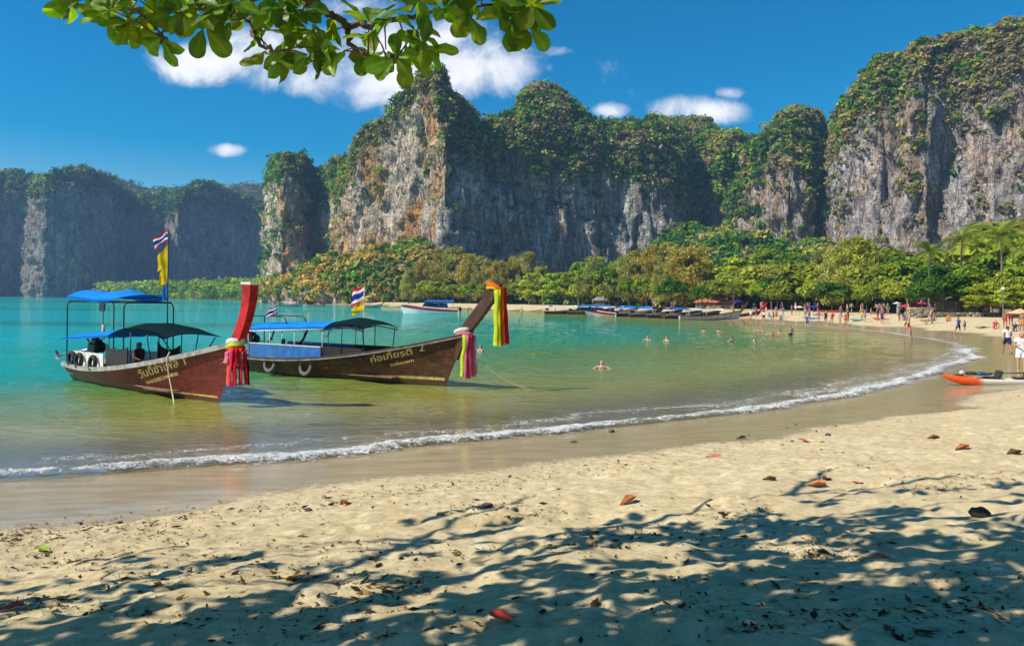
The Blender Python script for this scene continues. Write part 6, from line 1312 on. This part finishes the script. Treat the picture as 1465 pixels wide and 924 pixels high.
def speedboat(px, py, hd, lab, Ls=11.2):
    p = at_z(px, py, 0); r = empty('speedboat', tuple(p), hd); tag(r, lab, 'speedboat'); n = 30; q = np.linspace(0, 1, n)
    b = 1.35 * (1 - np.clip((q - .35) / .65, 0, 1) ** 2.4); zs = .75 + .75 * q ** 1.6; zc = .25 + .75 * q ** 2.2
    def hull(name, fr, mat, z0, z1, b0, b1, off=0):
        V = []
        for s_ in (-1, 1): V.append(np.stack([np.stack([q * Ls + (.9 * q ** 6 * k), s_ * (b * (b0 + (b1 - b0) * k) + off), z0 + (z1 - z0) * k], 1) for k in (0, .5, 1)], 1).reshape(-1, 3))
        obj(name, mesh_np(name, np.vstack(V), np.vstack([grid_faces(n, 3), grid_faces(n, 3)[:, ::-1] + n * 3]), MATS[mat]), r)
    hull('hull_bottom', 0, 'gelcoat_white', -.3 + 0 * q, zc, .55, .95); hull('hull_side', 0, 'gelcoat_red', zc, zs - .12, .95, 1.0); hull('sheer_band', 0, 'gelcoat_white', zs - .12, zs, 1.0, .98)
    V = np.stack([np.stack([q * Ls + .9 * q ** 6, s_ * b * .98, zs + .03 * (s_ == 0)], 1) for s_ in (-1, 0, 1)], 1); obj('deck', mesh_np('deck', V.reshape(-1, 3), grid_faces(n, 3), MATS['gelcoat_white']), r)
    MB().raw([(0, -1.34, -.3), (0, 1.34, -.3), (0, 1.34, .75), (0, -1.34, .75), (.1, -1.3, -.3), (.1, 1.3, -.3), (.1, 1.3, .75), (.1, -1.3, .75)], [(0, 1, 2, 3), (7, 6, 5, 4), (0, 4, 5, 1), (1, 5, 6, 2), (2, 6, 7, 3), (3, 7, 4, 0)]).build('transom', MATS['gelcoat_white'], r)
    MB().raw([(2.2, -1.05, .95), (7.6, -.95, 1.05), (7.0, -.8, 1.75), (2.4, -.95, 1.65), (2.2, 1.05, .95), (7.6, .95, 1.05), (7.0, .8, 1.75), (2.4, .95, 1.65)], [(0, 1, 2, 3), (7, 6, 5, 4), (0, 4, 5, 1), (1, 5, 6, 2), (2, 6, 7, 3), (3, 7, 4, 0)]).build('windscreen', MATS['tinted_glass'], r)
    xs = np.linspace(1.0, 7.2, 8); canopy(r, 'canopy_top', 'flag_blue', xs, 1.95 + 0 * xs, 2.2 + 0 * xs, 1.1, .08)
    for x in (1.2, 4.0, 6.8):
        for y in (-1.0, 1.0): MB().tube([(x, y, .8), (x, y, 1.97)], .03, 6).build('canopy_post', MATS['steel'], r)
    for y in (-.5, .5): MB().box((-.35, y, .75), (.55, .4, .65)).box((-.35, y, .1), (.2, .16, .9)).build('outboard_motor', MATS['black_metal'], r, bevel=.05)
    return r
spb = speedboat(656, 448.5, PI + .05, 'red and white speedboat with blue canopy anchored off the beach')
spb.scale = (1, 1, 1.25)
lp = at_z(862, 452.5, 0); sb = speedboat(880, 452.8, PI, 'small white launch moored before the long-tail row', 5)
# ================================================================== beach huts, swing frame, parasols, wall
plain('thatch', (.20, .15, .10), .95, .3, 3, bump=.8, bscale=9); plain('tile_orange', (.50, .16, .06), .8, .25, 2, bump=.4, bscale=8); plain('wood_pale', (.42, .32, .2), .8, .25, 3, bump=.3); plain('hut_wall', (.32, .26, .19), .8, .3, 2); plain('wall_stone', (.36, .30, .21), .9, .3, 1.5, bump=.5, bscale=6); plain('roof_grey', (.24, .24, .25), .8, .2, 2); mat_cloth('parasol_pink', (.75, .06, .16), .35); mat_cloth('parasol_cream', (.75, .6, .3), .35); mat_cloth('parasol_navy', (.05, .04, .25), .3)
def hut(px, d, w, dp, h, rh, roof, lab, open_front=True, ridge=.4):
    b = place_on(px, d); r = empty('beach_hut', b, math.atan2(-b[0], b[1])); tag(r, lab, 'hut', 'huts behind the beach')
    for x in (-w / 2, 0, w / 2):
        for y in (-dp / 2, dp / 2): MB().box((x, y, h / 2), (.16, .16, h)).build('post', MATS['wood_pale'], r)
    MB().box((0, dp / 2 - .15, h / 2), (w - .3, .1, h - .1)).build('back_wall', MATS['hut_wall'], r); MB().box((0, -dp / 2 - .12, .5), (w - .4, .08, 1.0)).build('counter', MATS['hut_wall'], r)
    o = .6; x0, y0 = w / 2 + o, dp / 2 + o; V = [(-x0, -y0, h), (x0, -y0, h), (x0, y0, h), (-x0, y0, h), (-x0 * ridge, 0, h + rh), (x0 * ridge, 0, h + rh)]; V += [(a, b_, c - .12) for a, b_, c in V]
    MB().raw(V, [(0, 1, 5, 4), (1, 2, 5), (2, 3, 4, 5), (3, 0, 4), (7, 6, 10, 11), (8, 7, 11), (9, 8, 11, 10), (6, 9, 10), (0, 6, 7, 1), (1, 7, 8, 2), (2, 8, 9, 3), (3, 9, 6, 0)]).build('roof', MATS[roof], r)
hut(1407, 118, 5, 4, 4.2, 1.6, 'roof_grey', 'open beach bar with grey roof under the palms'); hut(1318, 124, 4, 3, 3.4, 1.4, 'thatch', 'brown thatched hut behind the swing frame'); hut(1022, 172, 8, 4, 1.5, 1.3, 'tile_orange', 'long hut with orange tiled roof behind the moored boats'); hut(858, 222, 3.5, 3, 1.6, 1.0, 'roof_grey', 'small grey roofed hut under the bright spreading trees'); hut(1368, 108, 5, 3, 2.0, .8, 'thatch', 'low thatched bar in the shade of the dark green tree'); hut(1450, 102, 5, 3, 2.0, .8, 'thatch', 'dark thatched bar beside the low wall end')
# low stone wall along the back of the sand, made of blocks
wr = empty('low_wall', (0, 0, 0)); tag(wr, 'low sandstone block wall along the top of the beach', 'wall')
blk = MB().box((0, 0, 0), (1.0, .4, .28)); bo = blk.build('block', MATS['wall_stone'], wr, bevel=.02); first = True
for row in range(2):
    pxs = np.arange(1296, 1490, 9.2)
    for i, px in enumerate(pxs):
        p = ground_at(px + row * 4.5, 453.5); o = bo if first else obj('block', bo.data, wr); first = False
        o.location = (p[0], p[1], p[2] + .14 + row * .285); o.rotation_euler = (0, 0, random.uniform(-.03, .03) - .08); o.scale = (.0096 * p[1], 1, 1)
def frame(px0, px1, d, h, lab):
    a, b = place_on(px0, d), place_on(px1, d); c = (a + b) / 2; r = empty('swing_frame', c); tag(r, lab, 'wooden frame'); w = (b - a)[0]
    for s_ in (-1, 1): MB().tube([(s_ * w / 2, 0, -.2), (s_ * w / 2, 0, h)], .11, 8).build('post', MATS['wood_pale'], r, True); MB().tube([(s_ * w / 2 - s_ * .9, -.1, -.2), (s_ * w / 2 - s_ * .1, -.1, h - .1)] if s_ > 0 else [(s_ * w / 2, 1.0, -.2), (s_ * w / 2, .1, h - .1)], .09, 8).build('brace', MATS['wood_pale'], r, True)
    MB().tube([(-w / 2 - .3, 0, h), (w / 2 + .4, 0, h + .05)], .12, 8).build('beam', MATS['wood_pale'], r, True)
frame(1301, 1334, 88, 1.9, 'pale wooden swing frame standing at the top of the sand')
def parasol(px, py, rad, h, mat, lab):
    p = ground_at(px, py); r = empty('parasol', p); tag(r, lab, 'parasol', 'parasols on the beach'); MB().tube([(0, 0, -.2), (0, 0, h)], .025, 6).build('pole', MATS['wood_pale'], r)
    n = 8; V = [(0, 0, h)] + [(rad * math.cos(6.283 * k / n), rad * math.sin(6.283 * k / n), h - rad * .38 - .03 * (k % 2)) for k in range(n)]; V += [(a, b, c - .02) for a, b, c in V]
    MB().raw(V, [(0, 1 + k, 1 + (k + 1) % n) for k in range(n)] + [(n + 1, n + 2 + (k + 1) % n, n + 2 + k) for k in range(n)] + [(1 + k, n + 2 + k, n + 2 + (k + 1) % n, 1 + (k + 1) % n) for k in range(n)]).build('canopy', MATS[mat], r)
parasol(1309, 450, 1.0, 1.75, 'parasol_pink', 'pink parasol inside the swing frame, lower one'); parasol(1319, 449, 1.1, 2.0, 'parasol_pink', 'taller pink parasol inside the swing frame'); parasol(1294, 451, .9, 1.5, 'parasol_pink', 'pink parasol just outside the swing frame'); parasol(1459, 466, 1.2, 1.7, 'parasol_cream', 'cream parasol above the sitting group near the low wall'); parasol(1164, 450, 1.0, 1.6, 'parasol_navy', 'navy parasol behind the blue and red kayak'); parasol(1144, 450, .7, 1.9, 'cloth_white', 'narrow white and blue parasol on the far sand'); parasol(1283, 449.5, .7, 1.9, 'cloth_white', 'white and purple parasol near the swing frame'); parasol(1055, 446, 1.3, 2.2, 'parasol_navy', 'purplish parasol beside the orange roof')
lampp = place_on(1435, 88); lr = empty('lamp_post', lampp); tag(lr, 'thin grey lamp post with globe before the dark bar', 'lamp post'); MB().tube([(0, 0, -.2), (0, 0, 3.2)], .06, 8).build('post', MATS['steel'], lr); MB().lathe([(.02, 3.2), (.2, 3.3), (.24, 3.42), (.18, 3.56), (.02, 3.62)], 10).build('globe', MATS['white_paint'], lr, True)
# ================================================================== air
m, nt, out = new_mat('haze_air')
pv = nt.add('ShaderNodeVolumePrincipled', ins={'Color': (0.35, 0.62, 1.0), 'Density': 0.00019, 'Anisotropy': 0.0})
nt.l.new(pv.outputs[0], out.inputs['Volume'])
hz = MB().box((0, 3000, 95), (9400, 7400, 210)).build('haze', m); tag(hz, 'thin bluish air over the whole bay', None, None, 'stuff')
